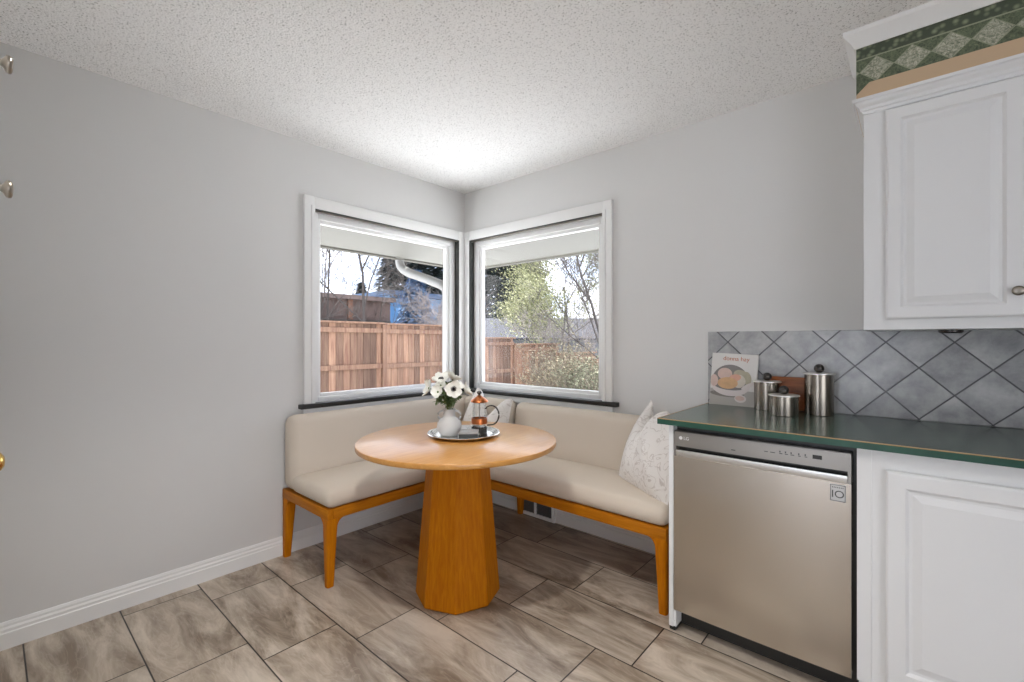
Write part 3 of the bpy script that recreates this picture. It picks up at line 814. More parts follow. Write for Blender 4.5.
# control panel above pocket handle
b = MB(); slab_front(b, DX0, DX1, .800, .860, DF, -.60, .004)
b.box(DX0, DX0+.010, DF, -.60, .757, .800); b.box(DX1-.010, DX1, DF, -.60, .757, .800)
b.box(DX0, DX1, DF+.004, -.60, .860, .862)
cp = b.build('control_panel', M['panel'], dw, smooth=30)
b = MB(); b.box(DX0+.010, DX1-.010, -.612, -.60, .757, .800); b.build('handle_recess', M['black'], dw)
b = MB(); b.prism([(-.646, .757), (-.612, .757), (-.612, .762), (-.622, .772), (-.640, .784), (-.6485, .784), (-.6495, .779)], DX0+.011, DX1-.011,
    M=Matrix(((0, 0, 1, 0), (1, 0, 0, 0), (0, 1, 0, 0), (0, 0, 0, 1)))); b.build('pocket_handle', m_steel('bright_handle_steel', (.70, .69, .67), .3), dw, smooth=30)
def text_mesh(name, body, size, mat, parent, loc, rot=(PI/2, 0, 0), extrude=.0004, align='LEFT', label=None):
    cu = bpy.data.curves.new(name, 'FONT'); cu.body = body; cu.size = size; cu.extrude = extrude; cu.align_x = align
    tmp = bpy.data.objects.new(name, cu); COL.objects.link(tmp)
    dg = bpy.context.evaluated_depsgraph_get(); me = bpy.data.meshes.new_from_object(tmp.evaluated_get(dg))
    COL.objects.unlink(tmp); bpy.data.objects.remove(tmp)
    me.name = name; me.materials.clear(); me.materials.append(mat)
    o = bpy.data.objects.new(name, me); COL.objects.link(o); o.parent = parent
    o.location = Vector(loc) - wloc(parent); o.rotation_euler = rot
    return o
M['print_white'] = plain('printed_white', (.8, .8, .8), .4)
M['print_dark'] = plain('printed_dark', (.06, .06, .06), .5)
bow = lambda x: DF - .004*(1-((x-2.3105)/.3065)**2) - .0006
# maker mark: round badge and two letters
b = MB(); b.lathe([(0, 0), (.0075, 0), (.0075, .0008), (0, .0008)], (0, 0, 0), 24, M=Matrix.Translation((2.034, bow(2.034), .836)) @ Matrix.Rotation(PI/2, 4, 'X')); b.build('badge', M['print_white'], cp)
text_mesh('lettering', 'LG', .019, M['print_white'], cp, (2.0455, bow(2.055), .8295))
for i, (x, w) in enumerate(((2.352, .012), (2.372, .016), (2.402, .010), (2.420, .010), (2.438, .012), (2.462, .008), (2.482, .008))):
    b = MB(); b.box(x, x+w, bow(x)-.0006, bow(x)+.002, .829, .8315)
    if i > 1: b.box(x, x+.004, bow(x)-.0006, bow(x)+.002, .834, .840)
    b.build('button_mark', M['print_dark'], cp)
b = MB(); b.box(2.506, 2.534, bow(2.52)-.0006, bow(2.52)+.002, .828, .842); b.build('display', M['black'], cp)
b = MB(); b.box(2.235, 2.250, bow(2.24)-.0006, bow(2.24)+.002, .816, .819); b.build('vent_mark', M['print_dark'], cp)
b = MB()
b.box(2.557, 2.602, bow(2.58)-.0008, bow(2.58)+.004, .692, .750); stk = b.build('sticker', plain('sticker_grey', (.55, .55, .55), .4), dw)
text_mesh('lettering', 'IO', .036, M['print_dark'], stk, (2.5795, bow(2.58)-.001, .705), align='CENTER')
b = MB()
for x0, x1, z0, z1 in ((2.558, 2.601, .7475, .749), (2.558, 2.601, .693, .6945), (2.558, 2.5595, .693, .749), (2.5995, 2.601, .693, .749)): b.box(x0, x1, bow(2.58)-.0014, bow(2.58)-.0006, z0, z1)
for k in range(7): b.box(2.563+k*.005, 2.5655+k*.005, bow(2.58)-.0014, bow(2.58)-.0006, .738, .742)
b.build('sticker_print', M['print_dark'], stk)
b = MB(); b.box(2.002, 2.627, -.575, -.56, .012, .095, .002, 1); b.build('kick_plate', M['black'], dw)

def raised_door(root, name, x0, x1, z0, z1, yf, th=.02, rail=.052):
    """lipped door with a raised centre panel; yf is the front plane"""
    b = MB()
    t = bmesh.new()
    def ring(d, y): return [t.verts.new(p) for p in ((x0+d, y, z0+d), (x1-d, y, z0+d), (x1-d, y, z1-d), (x0+d, y, z1-d))]
    rings = [ring(0, yf+th), ring(0, yf+.006), ring(.005, yf+.001), ring(.009, yf), ring(rail-.003, yf), ring(rail+.003, yf+.006), ring(rail+.006, yf+.0085), ring(rail+.014, yf+.0085), ring(rail+.036, yf+.001), ring(rail+.040, yf+.001)]
    for A, B in zip(rings, rings[1:]):
        for k in range(4): t.faces.new((A[k], A[(k+1)%4], B[(k+1)%4], B[k]))
    t.faces.new(rings[-1]); t.faces.new(rings[0])
    bmesh.ops.recalc_face_normals(t, faces=t.faces)
    b._merge(t, 0, None)
    return b.build(name, M['cab'], root, smooth=12)
def knob(parent, c, mat, d=(0, -1, 0), r=.0155):
    d = Vector(d); q = d.to_track_quat('Z', 'Y').to_matrix().to_4x4()
    b = MB(); b.lathe([(0, 0), (.009, 0), (.0075, .002), (.0055, .006), (.0055, .012), (.008, .015), (r*.96, .019), (r, .0225), (r*.93, .0255), (r*.6, .0275), (0, .028)], (0, 0, 0), 28, M=Matrix.Translation(c) @ q)
    return b.build('knob', mat, parent, smooth=50)

bc = empty('base_cabinet', (3.15, -.32, 0), 'white base cabinet with raised panel doors right of the dishwasher', 'cabinet')
b = MB(); b.box(2.632, 3.62, -.640, -.02, .10, .885, .001, 1); b.box(2.632, 3.62, -.57, -.02, 0, .10); b.build('cabinet_box', M['cab'], bc)
b = MB(); b.box(2.632, 2.672, -.643, -.640, .10, .885, .001, 1); b.build('filler_strip', M['cab'], bc)
for x0 in (2.708, 3.135):
    d = raised_door(bc, 'door', x0, x0+.42, .135, .826, -.662); knob(d, (x0+.385 if x0 < 3 else x0+.035, -.662, .77), M['nickel'])
bc2 = empty('base_cabinet', (4.1, -.32, 0), 'white base cabinet at the far right end of the worktop', 'cabinet')
b = MB(); b.box(3.624, 4.6, -.640, -.02, .10, .885, .001, 1); b.box(3.624, 4.6, -.57, -.02, 0, .10); b.build('cabinet_box', M['cab'], bc2)
for x0 in (3.67, 4.12): raised_door(bc2, 'door', x0, x0+.42, .135, .826, -.662)

uc = empty('wall_cabinet', (3.05, -.16, 1.293), 'white wall cabinet with raised panel door and nickel knob above the backsplash', 'cabinet')
b = MB(); b.box(2.630, 3.475, -.330, -.011, 1.2890, 2.158, .0015, 1); b.build('cabinet_box', M['cab'], uc)
for x0, x1, kx in ((2.697, 3.053, 3.034), (3.060, 3.416, 3.080)):
    d = raised_door(uc, 'door', x0, x1, 1.328, 2.120, -.350, rail=.046); knob(d, (kx, -.350, 1.411), M['nickel'], r=.016)
ccr = [(0, 2.126), (.006, 2.126), (.008, 2.136), (.014, 2.140), (.016, 2.150), (.026, 2.160), (.030, 2.168), (.036, 2.172), (.038, 2.182), (0, 2.182)]
bb = sweep('crown', ccr, [((2.634, -.011), (-1, 0)), ((2.634, -.331), (-1, -1)), ((3.475, -.331), (0, -1))], None)
bb.build('crown_moulding', M['cab'], uc, smooth=15)
pk = empty('under_cabinet_light', (2.885, -.13, 1.2890), 'small round puck light under the wall cabinet', 'light')
b = MB(); b.lathe([(0, 0), (.036, 0), (.036, -.008), (.031, -.012), (.031, -.009), (0, -.009)], (2.885, -.13, 1.2890), 32); b.build('housing', M['darkmetal'], pk)
b = MB(); b.lathe([(0, -.0088), (.0305, -.0088), (.029, -.0112), (0, -.0118)], (2.885, -.13, 1.2890), 32); b.build('lens', M['slatetop'], pk)

# ------------------------------------------------------------------ things on the worktop
def canister(c, h, label):
    root = empty('canister', (c[0], c[1], CT), label, 'canister', 'stainless canisters on the worktop')
    P = (c[0], c[1], CT); r = .057
    b = MB(); b.lathe([(0, 0), (r-.002, 0), (r, .002), (r, h), (0, h)], P, 64); b.build('body', M['steelv'], root, smooth=40)
    b = MB(); b.lathe([(0, h), (r+.003, h), (r+.005, h+.0015), (r+.005, h+.005), (r+.003, h+.0065), (0, h+.008)], P, 64); l = b.build('lid', M['chrome'] if False else M['lid'], root, smooth=40)
    b = MB(); b.lathe([(0, h+.007), (.007, h+.007), (.006, h+.011)], P, 20); b.sphere((P[0], P[1], CT+h+.026), .0205, 24, 14); b.build('knob', M['darkmetal'], l, smooth=60)
canister((2.241, -.085), .133, 'medium steel canister beside the cookbook')
canister((2.338, -.226), .086, 'shortest steel canister in front of the other two')
canister((2.455, -.105), .182, 'tallest steel canister right of the wooden board')

cb_ = MB(); cb_.box(2.215, 2.425, -.010, .010, 0, .158, .004, 2, M=Matrix.Translation((0, -.036, CT+.001)) @ Matrix.Rotation(-.09, 4, 'X'))
tag(cb_.build('cutting_board', M['bread'], org=(2.32, -.036, CT)), 'reddish wooden board leaning on the backsplash behind the canisters', 'cutting board')

# cookbook: leans on the tiles; local x along the width, z up, -y front
bk = empty('cookbook', (1.958, -.052, CT), 'white cookbook with a bowl of eggs on its cover leaning on the backsplash', 'book')
bk.rotation_euler = (-.075, .040, -.035)
BW, BH = .222, .272
def bpart(bb, name, mats, smooth=0):
    me = bpy.data.meshes.new(name); bb.bm.to_mesh(me); bb.bm.free()
    for m in mats: me.materials.append(m)
    if smooth: smooth_by_angle(me, smooth)
    o = bpy.data.objects.new(name, me); COL.objects.link(o); o.parent = bk; return o
b = MB(); b.box(0, BW, 0, .0015, 0, BH); b.box(0, BW, .0145, .016, 0, BH); b.box(0, .0018, 0, .016, 0, BH); bpart(b, 'cover', [plain('book_cover_white', (.68, .66, .63), .35)])
b = MB(); b.box(.002, BW-.004, .0015, .0145, .003, BH-.003); bpart(b, 'pages', [M['paper']])
cols = [plain('print_grey', (.42, .39, .36), .4), plain('print_bowl', (.66, .60, .58), .4), plain('print_bowl_inside', (.20, .19, .18), .4), plain('print_egg_tan', (.62, .38, .20), .4, var=.25, vscale=40),
        plain('print_egg_pink', (.62, .46, .40), .4, var=.15, vscale=40), plain('print_egg_pale', (.60, .54, .46), .4, var=.15, vscale=40), plain('print_egg_peach', (.66, .36, .26), .4, var=.15, vscale=40), plain('print_shade', (.22, .20, .18), .4), plain('print_egg_olive', (.42, .38, .28), .4, var=.2, vscale=40)]
b = MB(); lay = [0]
def ell(cx, cz, rx, rz, mi, rot=0, a0=0, a1=2*PI, n=36):
    lay[0] += 1; y = -.00012*lay[0]
    pts = []
    for k in range(n + (0 if a1-a0 > 6.2 else 1)):
        a = a0 + (a1-a0)*k/n; x, z = rx*math.cos(a), rz*math.sin(a)
        px = cx + x*math.cos(rot) - z*math.sin(rot)
        pts.append((min(max(px, .001), BW-.001), y, cz + x*math.sin(rot) + z*math.cos(rot)))
    b.poly(pts, mi)
lay[0] += 1; b.poly([(0.001, -.0001, .001), (BW-.002, -.0001, .001), (BW-.002, -.0001, .085), (0.001, -.0001, .085)], 0)
ell(.085, .062, .085, .016, 7)                      # shade under the bowl
ell(.098, .112, .097, .060, 1, 0, PI, 2*PI)         # bowl
ell(.098, .116, .099, .046, 1); ell(.098, .126, .092, .088, 2, 0, 0, PI); ell(.098, .120, .094, .038, 2)
ell(.152, .158, .042, .030, 8, -.45); ell(.178, .150, .020, .034, 8, .2)
ell(.070, .165, .036, .031, 4); ell(.138, .132, .034, .034, 5, .2); ell(.120, .148, .030, .018, 6, .25)
ell(.018, .127, .020, .031, 4, .05); ell(.086, .118, .050, .030, 3, .05)
ell(.185, .112, .036, .010, 1, .55); ell(.152, .044, .028, .020, 1); ell(.150, .046, .022, .012, 4); ell(.020, .068, .001, .001, 1)
bpart(b, 'cover_print', cols)
tm = text_mesh('lettering', 'donna hay', .031, plain('print_rust', (.50, .14, .05), .4), bk, (0, 0, 0), align='CENTER')
tm.location = (.120, -.0006, .236)

# ------------------------------------------------------------------ pantry and door edge-on at the left of the frame
pc = empty('pantry_cabinet', (1.45, -2.85, 0), 'tall white pantry cabinet at the left edge with two nickel knobs', 'cabinet')
b = MB(); b.box(1.185, 1.80, -3.1, -2.598, .0, 2.40, .002, 1); b.build('cabinet_box', M['cab'], pc)
def flip_door(z0, z1, kz):
    o = raised_door(pc, 'door', -1.62, -1.20, z0, z1, 2.580, th=.018)
    me = o.data
    for v in me.vertices:                      # rebuilt facing +y
        w = v.co + Vector(wloc(pc)); v.co = Vector((-w.x, -w.y, w.z)) - Vector(wloc(pc))
    knob(o, (1.585, -2.579, kz), M['nickel'], d=(0, 1, 0))
flip_door(1.62, 2.36, 1.730); flip_door(.12, 1.61, 1.512)
dr = empty('door_1', (.69, -2.66, 0), kind='structure')
b = MB(); b.box(.285, 1.095, -2.70, -2.655, .005, 2.055, .002, 1); leafo = b.build('door_leaf', M['white'], dr)
q = Vector((0, 1, 0)).to_track_quat('Z', 'Y').to_matrix().to_4x4()
b = MB(); b.lathe([(0, 0), (.032, 0), (.032, .004), (.014, .010), (.011, .020), (.011, .050), (.020, .056), (.027, .066), (.028, .078), (.022, .090), (.012, .096), (0, .097)], (0, 0, 0), 32, M=Matrix.Translation((1.060, -2.649, .945)) @ q)
b.build('door_knob', M['brass'], leafo, smooth=50)

# ------------------------------------------------------------------ fill lamps added on the ceiling, out of view, to brighten the room
def emis(name, col, st):
    m = bpy.data.materials.new(name); m.use_nodes = True; nt = m.node_tree; nt.nodes.clear()
    e = N(nt, 'ShaderNodeEmission'); e.inputs[0].default_value = c4(col); e.inputs[1].default_value = st
    o = N(nt, 'ShaderNodeOutputMaterial'); L(nt, e.outputs[0], o.inputs[0]); return m
LAMP = emis('fill_diffuser', (1, .955, .90), 2)
for i, (x, y, lab) in enumerate(((2.6, -3.55, 'added round fill lamp on the ceiling behind the camera, nearest the breakfast corner'), (3.9, -2.3, 'added round fill lamp on the ceiling over the kitchen floor by the right wall'))):
    r = empty('fill_lamp', (x, y, H), lab, 'lamp', 'added round fill lamps')
    b = MB(); b.lathe([(0, 0), (.21, 0), (.21, -.03), (.20, -.03), (0, -.028)], (x, y, H), 48); b.build('lamp_base', M['white'], r, smooth=40)
    b = MB(); b.lathe([(.198, -.030), (.19, -.060), (.15, -.085), (.08, -.10), (0, -.105)], (x, y, H), 48); b.build('diffuser', LAMP, r, smooth=60)

for x, y, pw, lab in ((1.75, -1.95, 45, 'added ceiling fill spot nearest the left wall'), (2.40, -1.60, 6, 'added ceiling fill spot in front of the dishwasher')):  # unseen spots added to light the floor and its bounce
    r = empty('fill_downlight', (x, y, H), lab, 'lamp', 'added fill spots in the ceiling')
    b = MB(); b.lathe([(.052, -.001), (.075, -.001), (.075, -.006), (.056, -.008), (.050, -.003), (.052, -.001)], (x, y, H), 40); b.build('trim_ring', M['white'], r, smooth=40)
    ld = bpy.data.lights.new('fill_spot', 'SPOT'); ld.energy = pw; ld.spot_size = math.radians(112); ld.spot_blend = .7; ld.shadow_soft_size = .06; ld.color = (1, .97, .93)
    lo = bpy.data.objects.new('fill_spot', ld); COL.objects.link(lo); lo.parent = r; lo.location = (0, 0, -.012)
# ------------------------------------------------------------------ outside
# sloped soffit of the eave round both walls, fascia with gutter, roof
E0, E1, EW, ET = 2.20, 2.008, OUTC, .76
b = MB()
far = 9.0
pin = [(-EW, -far), (-EW, EW), (far, EW)]; pout = [(-ET, -far), (-ET, ET), (far, ET)]
for k in (0, 1):
    A0 = (*pin[k], E0); A1 = (*pin[k+1], E0); B0 = (*pout[k], E1); B1 = (*pout[k+1], E1)
    up = .05
    b.poly([A0, A1, B1, B0]); b.poly([(A0[0], A0[1], E0+.35), (A1[0], A1[1], E0+.35), (B1[0], B1[1], E1+.16), (B0[0], B0[1], E1+.16)])
    b.poly([B0, B1, (B1[0], B1[1], E1+.16), (B0[0], B0[1], E1+.16)])
b.build('trim_5', plain('eave_paint', (.185, .178, .16), .6), kind='structure', smooth=0)
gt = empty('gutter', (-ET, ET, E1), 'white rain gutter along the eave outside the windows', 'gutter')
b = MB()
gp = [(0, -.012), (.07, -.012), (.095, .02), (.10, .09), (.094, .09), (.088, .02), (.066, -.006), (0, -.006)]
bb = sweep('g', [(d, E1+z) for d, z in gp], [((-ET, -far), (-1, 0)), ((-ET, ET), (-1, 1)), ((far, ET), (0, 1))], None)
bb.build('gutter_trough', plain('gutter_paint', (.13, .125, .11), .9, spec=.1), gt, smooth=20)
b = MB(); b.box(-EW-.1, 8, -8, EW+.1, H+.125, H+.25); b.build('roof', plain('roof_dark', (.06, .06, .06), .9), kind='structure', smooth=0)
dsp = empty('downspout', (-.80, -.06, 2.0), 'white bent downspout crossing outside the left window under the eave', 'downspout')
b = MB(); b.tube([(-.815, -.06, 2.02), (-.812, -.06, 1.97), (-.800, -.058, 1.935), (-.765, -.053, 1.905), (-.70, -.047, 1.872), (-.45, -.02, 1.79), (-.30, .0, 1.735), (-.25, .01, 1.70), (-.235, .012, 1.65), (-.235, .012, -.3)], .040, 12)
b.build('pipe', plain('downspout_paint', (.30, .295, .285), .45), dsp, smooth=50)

b = MB(); b.box(-60, 40, -30, 70, -.55, -.45); b.build('ground', plain('pale_bounce_ground', (.47, .48, .49), .95, var=.08, vscale=.6), kind='structure', smooth=0)  # unseen ground, made pale to bounce sunlight up to the ceiling

# cedar fence stepping down the slope
def cedar(name, seed):
    m, nt, bs = newmat(name)
    g = N(nt, 'ShaderNodeNewGeometry'); tc = N(nt, 'ShaderNodeTexCoord')
    mp = N(nt, 'ShaderNodeMapping'); mp.inputs['Scale'].default_value = (14, 14, .9); L(nt, tc.outputs['Object'], mp.inputs[0])
    n = N(nt, 'ShaderNodeTexNoise'); n.inputs['Scale'].default_value = 2.2; n.inputs['Detail'].default_value = 6; n.inputs['Distortion'].default_value = .5
    L(nt, mp.outputs[0], n.inputs['Vector'])
    r = N(nt, 'ShaderNodeValToRGB'); e = r.color_ramp.elements
    e[0].position = .3; e[0].color = (.115, .050, .030, 1); e[1].position = .7; e[1].color = (.235, .140, .088, 1)
    L(nt, n.outputs['Fac'], r.inputs[0])
    mr = N(nt, 'ShaderNodeMapRange'); mr.inputs['To Min'].default_value = .55; mr.inputs['To Max'].default_value = 1.45; L(nt, g.outputs['Random Per Island'], mr.inputs['Value'])
    hv = N(nt, 'ShaderNodeHueSaturation'); L(nt, mr.outputs[0], hv.inputs['Value']); L(nt, r.outputs[0], hv.inputs['Color'])
    L(nt, hv.outputs[0], bs.inputs['Base Color']); bs.inputs['Roughness'].default_value = .8
    return m
CED = cedar('cedar_boards', 1)
FX = -5.1
fn = empty('wooden_fence', (FX, 4.5, -.45), 'reddish cedar board fence stepping down the slope outside both windows', 'fence')
secs = [(-2.0, .56, 1.62), (.56, 2.56, 1.61), (2.56, 4.53, 1.60), (4.53, 6.50, 1.34), (6.50, 8.50, 1.18), (8.50, 10.6, .90), (10.6, 12.8, .66)]
rf = random.Random(3)
for y0, y1, zt in secs:
    b = MB(); y = y0+.05; zb = zt-1.86
    while y < y1-.04:
        w = rf.choice((.135, .138, .14)); w = min(w, y1-.045-y)
        if w < .03: break
        b.box(FX-.010+rf.uniform(-.003, .003), FX+.010, y, y+w-.008, max(zb, -.45), zt-.035)
        y += w
    b.build('board_panel', CED, fn, smooth=0)
    for zz in (zt-.85, zt-.16, zb+.22):
        b = MB(); b.box(FX+.011, FX+.050, y0+.045, y1-.045, zz-.045, zz+.045, .003, 1); b.build('rail', CED, fn, smooth=0)
    b = MB(); b.box(FX-.06, FX+.07, y0-.0, y1+.0, zt-.035, zt, .004, 1); b.build('cap', CED, fn, smooth=0)
    b = MB(); b.box(FX-.02, FX+.072, y0-.045, y0+.045, -.45, zt-.036, .003, 1); b.build('post', CED, fn, smooth=0)
b = MB(); b.box(FX-.02, FX+.072, 12.76, 12.85, -.45, .62, .003, 1); b.build('post', CED, fn, smooth=0)

# brown garage behind the fence
ga = empty('garage', (-10.5, 3.0, -.45), 'dark brown flat-roofed garage behind the cedar fence', 'garage')
b = MB(); b.box(-13, -9, -3.0, 5.35, -.45, 2.40); b.build('wall', plain('garage_siding', (.10, .068, .060), .8, var=.25, vscale=3), ga, smooth=0)
b = MB(); b.box(-13.1, -8.85, -3.1, 5.45, 2.40, 2.52); b.build('roof', plain('garage_roof', (.15, .11, .10), .8), ga, smooth=0)
b = MB(); b.box(-9.0, -8.93, 3.96, 4.10, -.45, 2.40); b.build('corner_trim', plain('garage_trim', (.16, .07, .04), .7), ga, smooth=0)
b = MB(); b.box(-9.0, -8.90, -3, 5.3, 1.72, 1.84); b.build('ledge', plain('garage_ledge', (.03, .025, .022), .8), ga, smooth=0)
# blue house
bh = empty('blue_house', (-14.5, 11, -.45), 'bright blue flat-roofed building beyond the fence', 'house')
b = MB()
BLU = plain('blue_siding', (.13, .31, .55), .6, var=.25, vscale=2)
b.box(-17, -12, 7.35, 11.5, -.45, 3.0)
for k in range(30): b.box(-12.02, -11.985, 7.35, 11.5, -.4+k*.113, -.395+k*.113)
b.build('wall', BLU, bh, smooth=0)
b = MB(); b.box(-17.4, -11.6, 7.1, 11.8, 2.95, 3.12)
b.build('roof', plain('blue_grey_roof', (.06, .11, .20), .7, var=.5, vscale=5), bh, smooth=0)
b = MB(); b.box(-12.03, -11.97, 8.0, 8.7, 1.3, 2.5); b.build('window', M['slate'], bh, smooth=0)
# grey-roofed house down the slope
gh = empty('grey_roofed_house', (-11, 15.5, -.45), 'house with a long pale grey shingle roof behind the shrubs', 'house')
SH = plain('grey_shingles', (.045, .045, .052), .95, var=.45, spec=.1, vscale=9)
dirv = Vector((4.2, 3.7, 0)).normalized(); nv = Vector((dirv.y, -dirv.x, 0))   # roof runs along dirv; nv faces the yard
Mh = Matrix(((dirv.x, -nv.x, 0, -13.4), (dirv.y, -nv.y, 0, 12.4), (0, 0, 1, 0), (0, 0, 0, 1)))
b = MB(); b.box(.3, 11.2, .4, 6, -.45, 1.42, M=Mh); b.build('wall', plain('pale_siding', (.1, .1, .11), .7), gh, smooth=0)
b = MB()
P = lambda u, v, z: Mh @ Vector((u, v, z))
b.poly([P(0, 0, 1.38), P(11.5, 0, 1.38), P(11.5, 3.2, 2.50), P(0, 3.2, 2.50)]); b.poly([P(0, 6.4, 1.38), P(11.5, 6.4, 1.38), P(11.5, 3.2, 2.50), P(0, 3.2, 2.50)])
b.poly([P(0, 0, 1.38), P(0, 3.2, 2.5), P(0, 6.4, 1.38)]); b.poly([P(11.5, 0, 1.38), P(11.5, 3.2, 2.5), P(11.5, 6.4, 1.38)]); b.poly([P(0, 0, 1.30), P(11.5, 0, 1.30), P(11.5, 0, 1.38), P(0, 0, 1.38)])
b.build('roof', SH, gh, smooth=0)

# trees ---------------------------------------------------------------
BARK = plain('grey_bark', (.065, .055, .05), .9, var=.3, vscale=8)
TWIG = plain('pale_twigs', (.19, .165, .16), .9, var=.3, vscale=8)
def branch(bb, p, d, ln, r, depth, rnd, tips, spread=.6, segs=4, kids=(3, 4), up=.12, nmin=4):
    pts = [p]; rad = [r]; q = p.copy(); dd = d.copy()
    for k in range(segs):
        dd = (dd + Vector((rnd.uniform(-.16, .16), rnd.uniform(-.16, .16), rnd.uniform(-.08, .16)*1))).normalized()
        q = q + dd*ln/segs; pts.append(q.copy()); rad.append(r*(1-.62*(k+1)/segs))
    bb.tube(pts, rad, nmin if depth < 2 else 6, cap=False)
    tips.append((pts[-1], dd))
    if depth <= 0: return
    for _ in range(rnd.randint(*kids)):
        t = rnd.uniform(.22, 1); i = min(segs-1, int(t*segs)); o = pts[i].lerp(pts[i+1], t*segs-i)
        a = Vector((rnd.uniform(-1, 1), rnd.uniform(-1, 1), rnd.uniform(-.3, .8))).normalized()
        nd = (dd*(1-spread) + a*spread + Vector((0, 0, up))).normalized()
        branch(bb, o, nd, ln*rnd.uniform(.5, .75), max(.005, r*.45), depth-1, rnd, tips, spread, segs, kids, up, nmin)
def bare_tree(name, loc, h, r, depth, label, seed, mat=BARK, cat='tree', spread=.6, kids=(3, 5), lean=(0, 0, 1)):
    rnd = random.Random(seed); root = empty(name, loc, label, cat)
    bb = MB(); tips = []
    branch(bb, Vector(loc), Vector(lean).normalized(), h, r, depth, rnd, tips, spread, 5, kids)
    bb.build('trunk_and_branches', mat, root, smooth=60)
    return root, tips
bare_tree('bare_tree', (-7.2, 3.50, -.45), 5.6, .050, 5, 'bare tree with a straight trunk rising behind the fence beside the garage', 21, kids=(4, 5))
bare_tree('bare_tree', (-8.3, 2.95, -.45), 4.4, .045, 5, 'bare wide-branching tree at the far left of the left window', 33, kids=(4, 5), spread=.65)
bare_tree('bare_shrub', (-8.5, 2.55, -.45), 2.7, .03, 4, 'dark bare shrub against the garage at the far left of the left window', 34, cat='shrub', spread=.7, kids=(5, 5))
bare_tree('bare_shrub', (-8.45, 4.35, -.45), 2.6, .03, 4, 'dark bare shrub against the garage behind the straight trunk', 35, cat='shrub', spread=.7, kids=(4, 5))
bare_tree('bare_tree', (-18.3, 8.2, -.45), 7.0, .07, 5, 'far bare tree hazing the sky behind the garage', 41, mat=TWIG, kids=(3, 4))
bare_tree('bare_shrub', (-7.7, 5.7, -.45), 2.0, .016, 3, 'pale bare shrub in front of the blue house', 52, mat=TWIG, cat='shrub', spread=.75, kids=(5, 7))
bare_tree('bare_shrub', (-8.6, 7.3, -.45), 2.3, .018, 4, 'bare grey shrub right of the blue wall', 53, mat=TWIG, cat='shrub', spread=.75, kids=(6, 7))
bare_tree('bare_shrub', (-5.95, 8.0, -.45), 2.1, .02, 4, 'pale bare shrub behind the fence step below the leafing tree', 54, mat=TWIG, cat='shrub', spread=.7, kids=(4, 5))
bare_tree('bare_shrub', (-5.75, 10.9, -.45), 2.0, .02, 4, 'pale bare shrub in front of the grey roof at the right', 55, mat=TWIG, cat='shrub', spread=.7, kids=(4, 5))
bare_tree('bare_tree', (-2.95, 8.0, -.45), 4.6, .05, 4, 'dark bare tree leaning left at the right edge of the right window', 61, kids=(5, 7), lean=(-.26, .02, 1), spread=.55)

def leafcloud(bb, pts, n, size, rnd, spread):
    for _ in range(n):
        c = rnd.choice(pts); c = Vector(c) + Vector((rnd.gauss(0, spread), rnd.gauss(0, spread), rnd.gauss(0, spread)))
        a = Vector((rnd.uniform(-1, 1), rnd.uniform(-1, 1), rnd.uniform(-1, 1))).normalized(); u = a.cross(Vector((.3, .5, .8))).normalized(); w = a.cross(u)
        s = size*rnd.uniform(.6, 1.3)
        bb.poly([c-u*s, c-w*s*.5, c+u*s, c+w*s*.5])
def leafmat(name, c1, c2):
    m, nt, bs = newmat(name); g = N(nt, 'ShaderNodeNewGeometry'); r = N(nt, 'ShaderNodeValToRGB')
    r.color_ramp.elements[0].color = c4(c1); r.color_ramp.elements[1].color = c4(c2); L(nt, g.outputs['Random Per Island'], r.inputs[0]); L(nt, r.outputs[0], bs.inputs['Base Color'])
    bs.inputs['Roughness'].default_value = .8; bs.inputs['Specular IOR Level'].default_value = .2
    return m
YG = leafmat('spring_leaves', (.12, .13, .06), (.36, .36, .215))
def leafy_tree(loc, h, label, seed, n, mat=YG, size=.042, spread=.2):
    rnd = random.Random(seed); root = empty('leafy_tree', loc, label, 'tree'); bb = MB(); tips = []
    branch(bb, Vector(loc), Vector((0, 0, 1)), h, .055, 5, rnd, tips, .65, 5, (3, 4)); bb.build('trunk_and_branches', BARK, root, smooth=60)
    bb = MB(); leafcloud(bb, [t[0] for t in tips if t[0].z > loc[2]+h*.5], n, size, rnd, spread); o = bb.build('foliage', mat, root, smooth=0); o['kind'] = 'stuff'
leafy_tree((-5.55, 9.55, -.6), 3.6, 'yellow-green leafing tree in the middle of the right window', 71, 15000)
leafy_tree((-6.9, 11.6, -.6), 3.7, 'second yellow-green leafing tree farther back to the right', 72, 11000)
CON = leafmat('dark_needles', (.004, .009, .009), (.022, .036, .034))
def conifer(loc, h, r, label, seed, n=5200, mat=CON, sz=.17):
    rnd = random.Random(seed); root = empty('conifer', loc, label, 'tree')
    b = MB(); b.tube([loc, (loc[0], loc[1], loc[2]+h)], [.14, .02], 8); b.build('trunk', BARK, root)
    b = MB()
    for _ in range(n):
        t = rnd.random()**.8; z = h*(.08+.92*t); rr = r*(1-t)**.85*math.sqrt(rnd.uniform(.15, 1)); th = rnd.uniform(0, 2*PI)
        c = Vector((loc[0]+rr*math.cos(th), loc[1]+rr*math.sin(th), loc[2]+z-.15*rr))
        d = Vector((math.cos(th), math.sin(th), -.35+rnd.uniform(-.3, .3))).normalized(); s = d.cross(Vector((0, 0, 1))).normalized()
        l = sz*rnd.uniform(.7, 1.5)
        b.poly([c-s*l*.35, c+d*l-s*l*.1, c+d*l*1.25, c+d*l+s*l*.1, c+s*l*.35])
    o = b.build('foliage', mat, root, smooth=0); o['kind'] = 'stuff'
conifer((-17.7, 19.4, -.6), 11.0, 2.8, 'large dark conifer at the left side of the right window', 81, 15000, sz=.26)
conifer((-18.4, 22.9, -.6), 11.0, 2.8, 'dark conifer behind the leafing tree in the right window', 82, 15000, sz=.26)
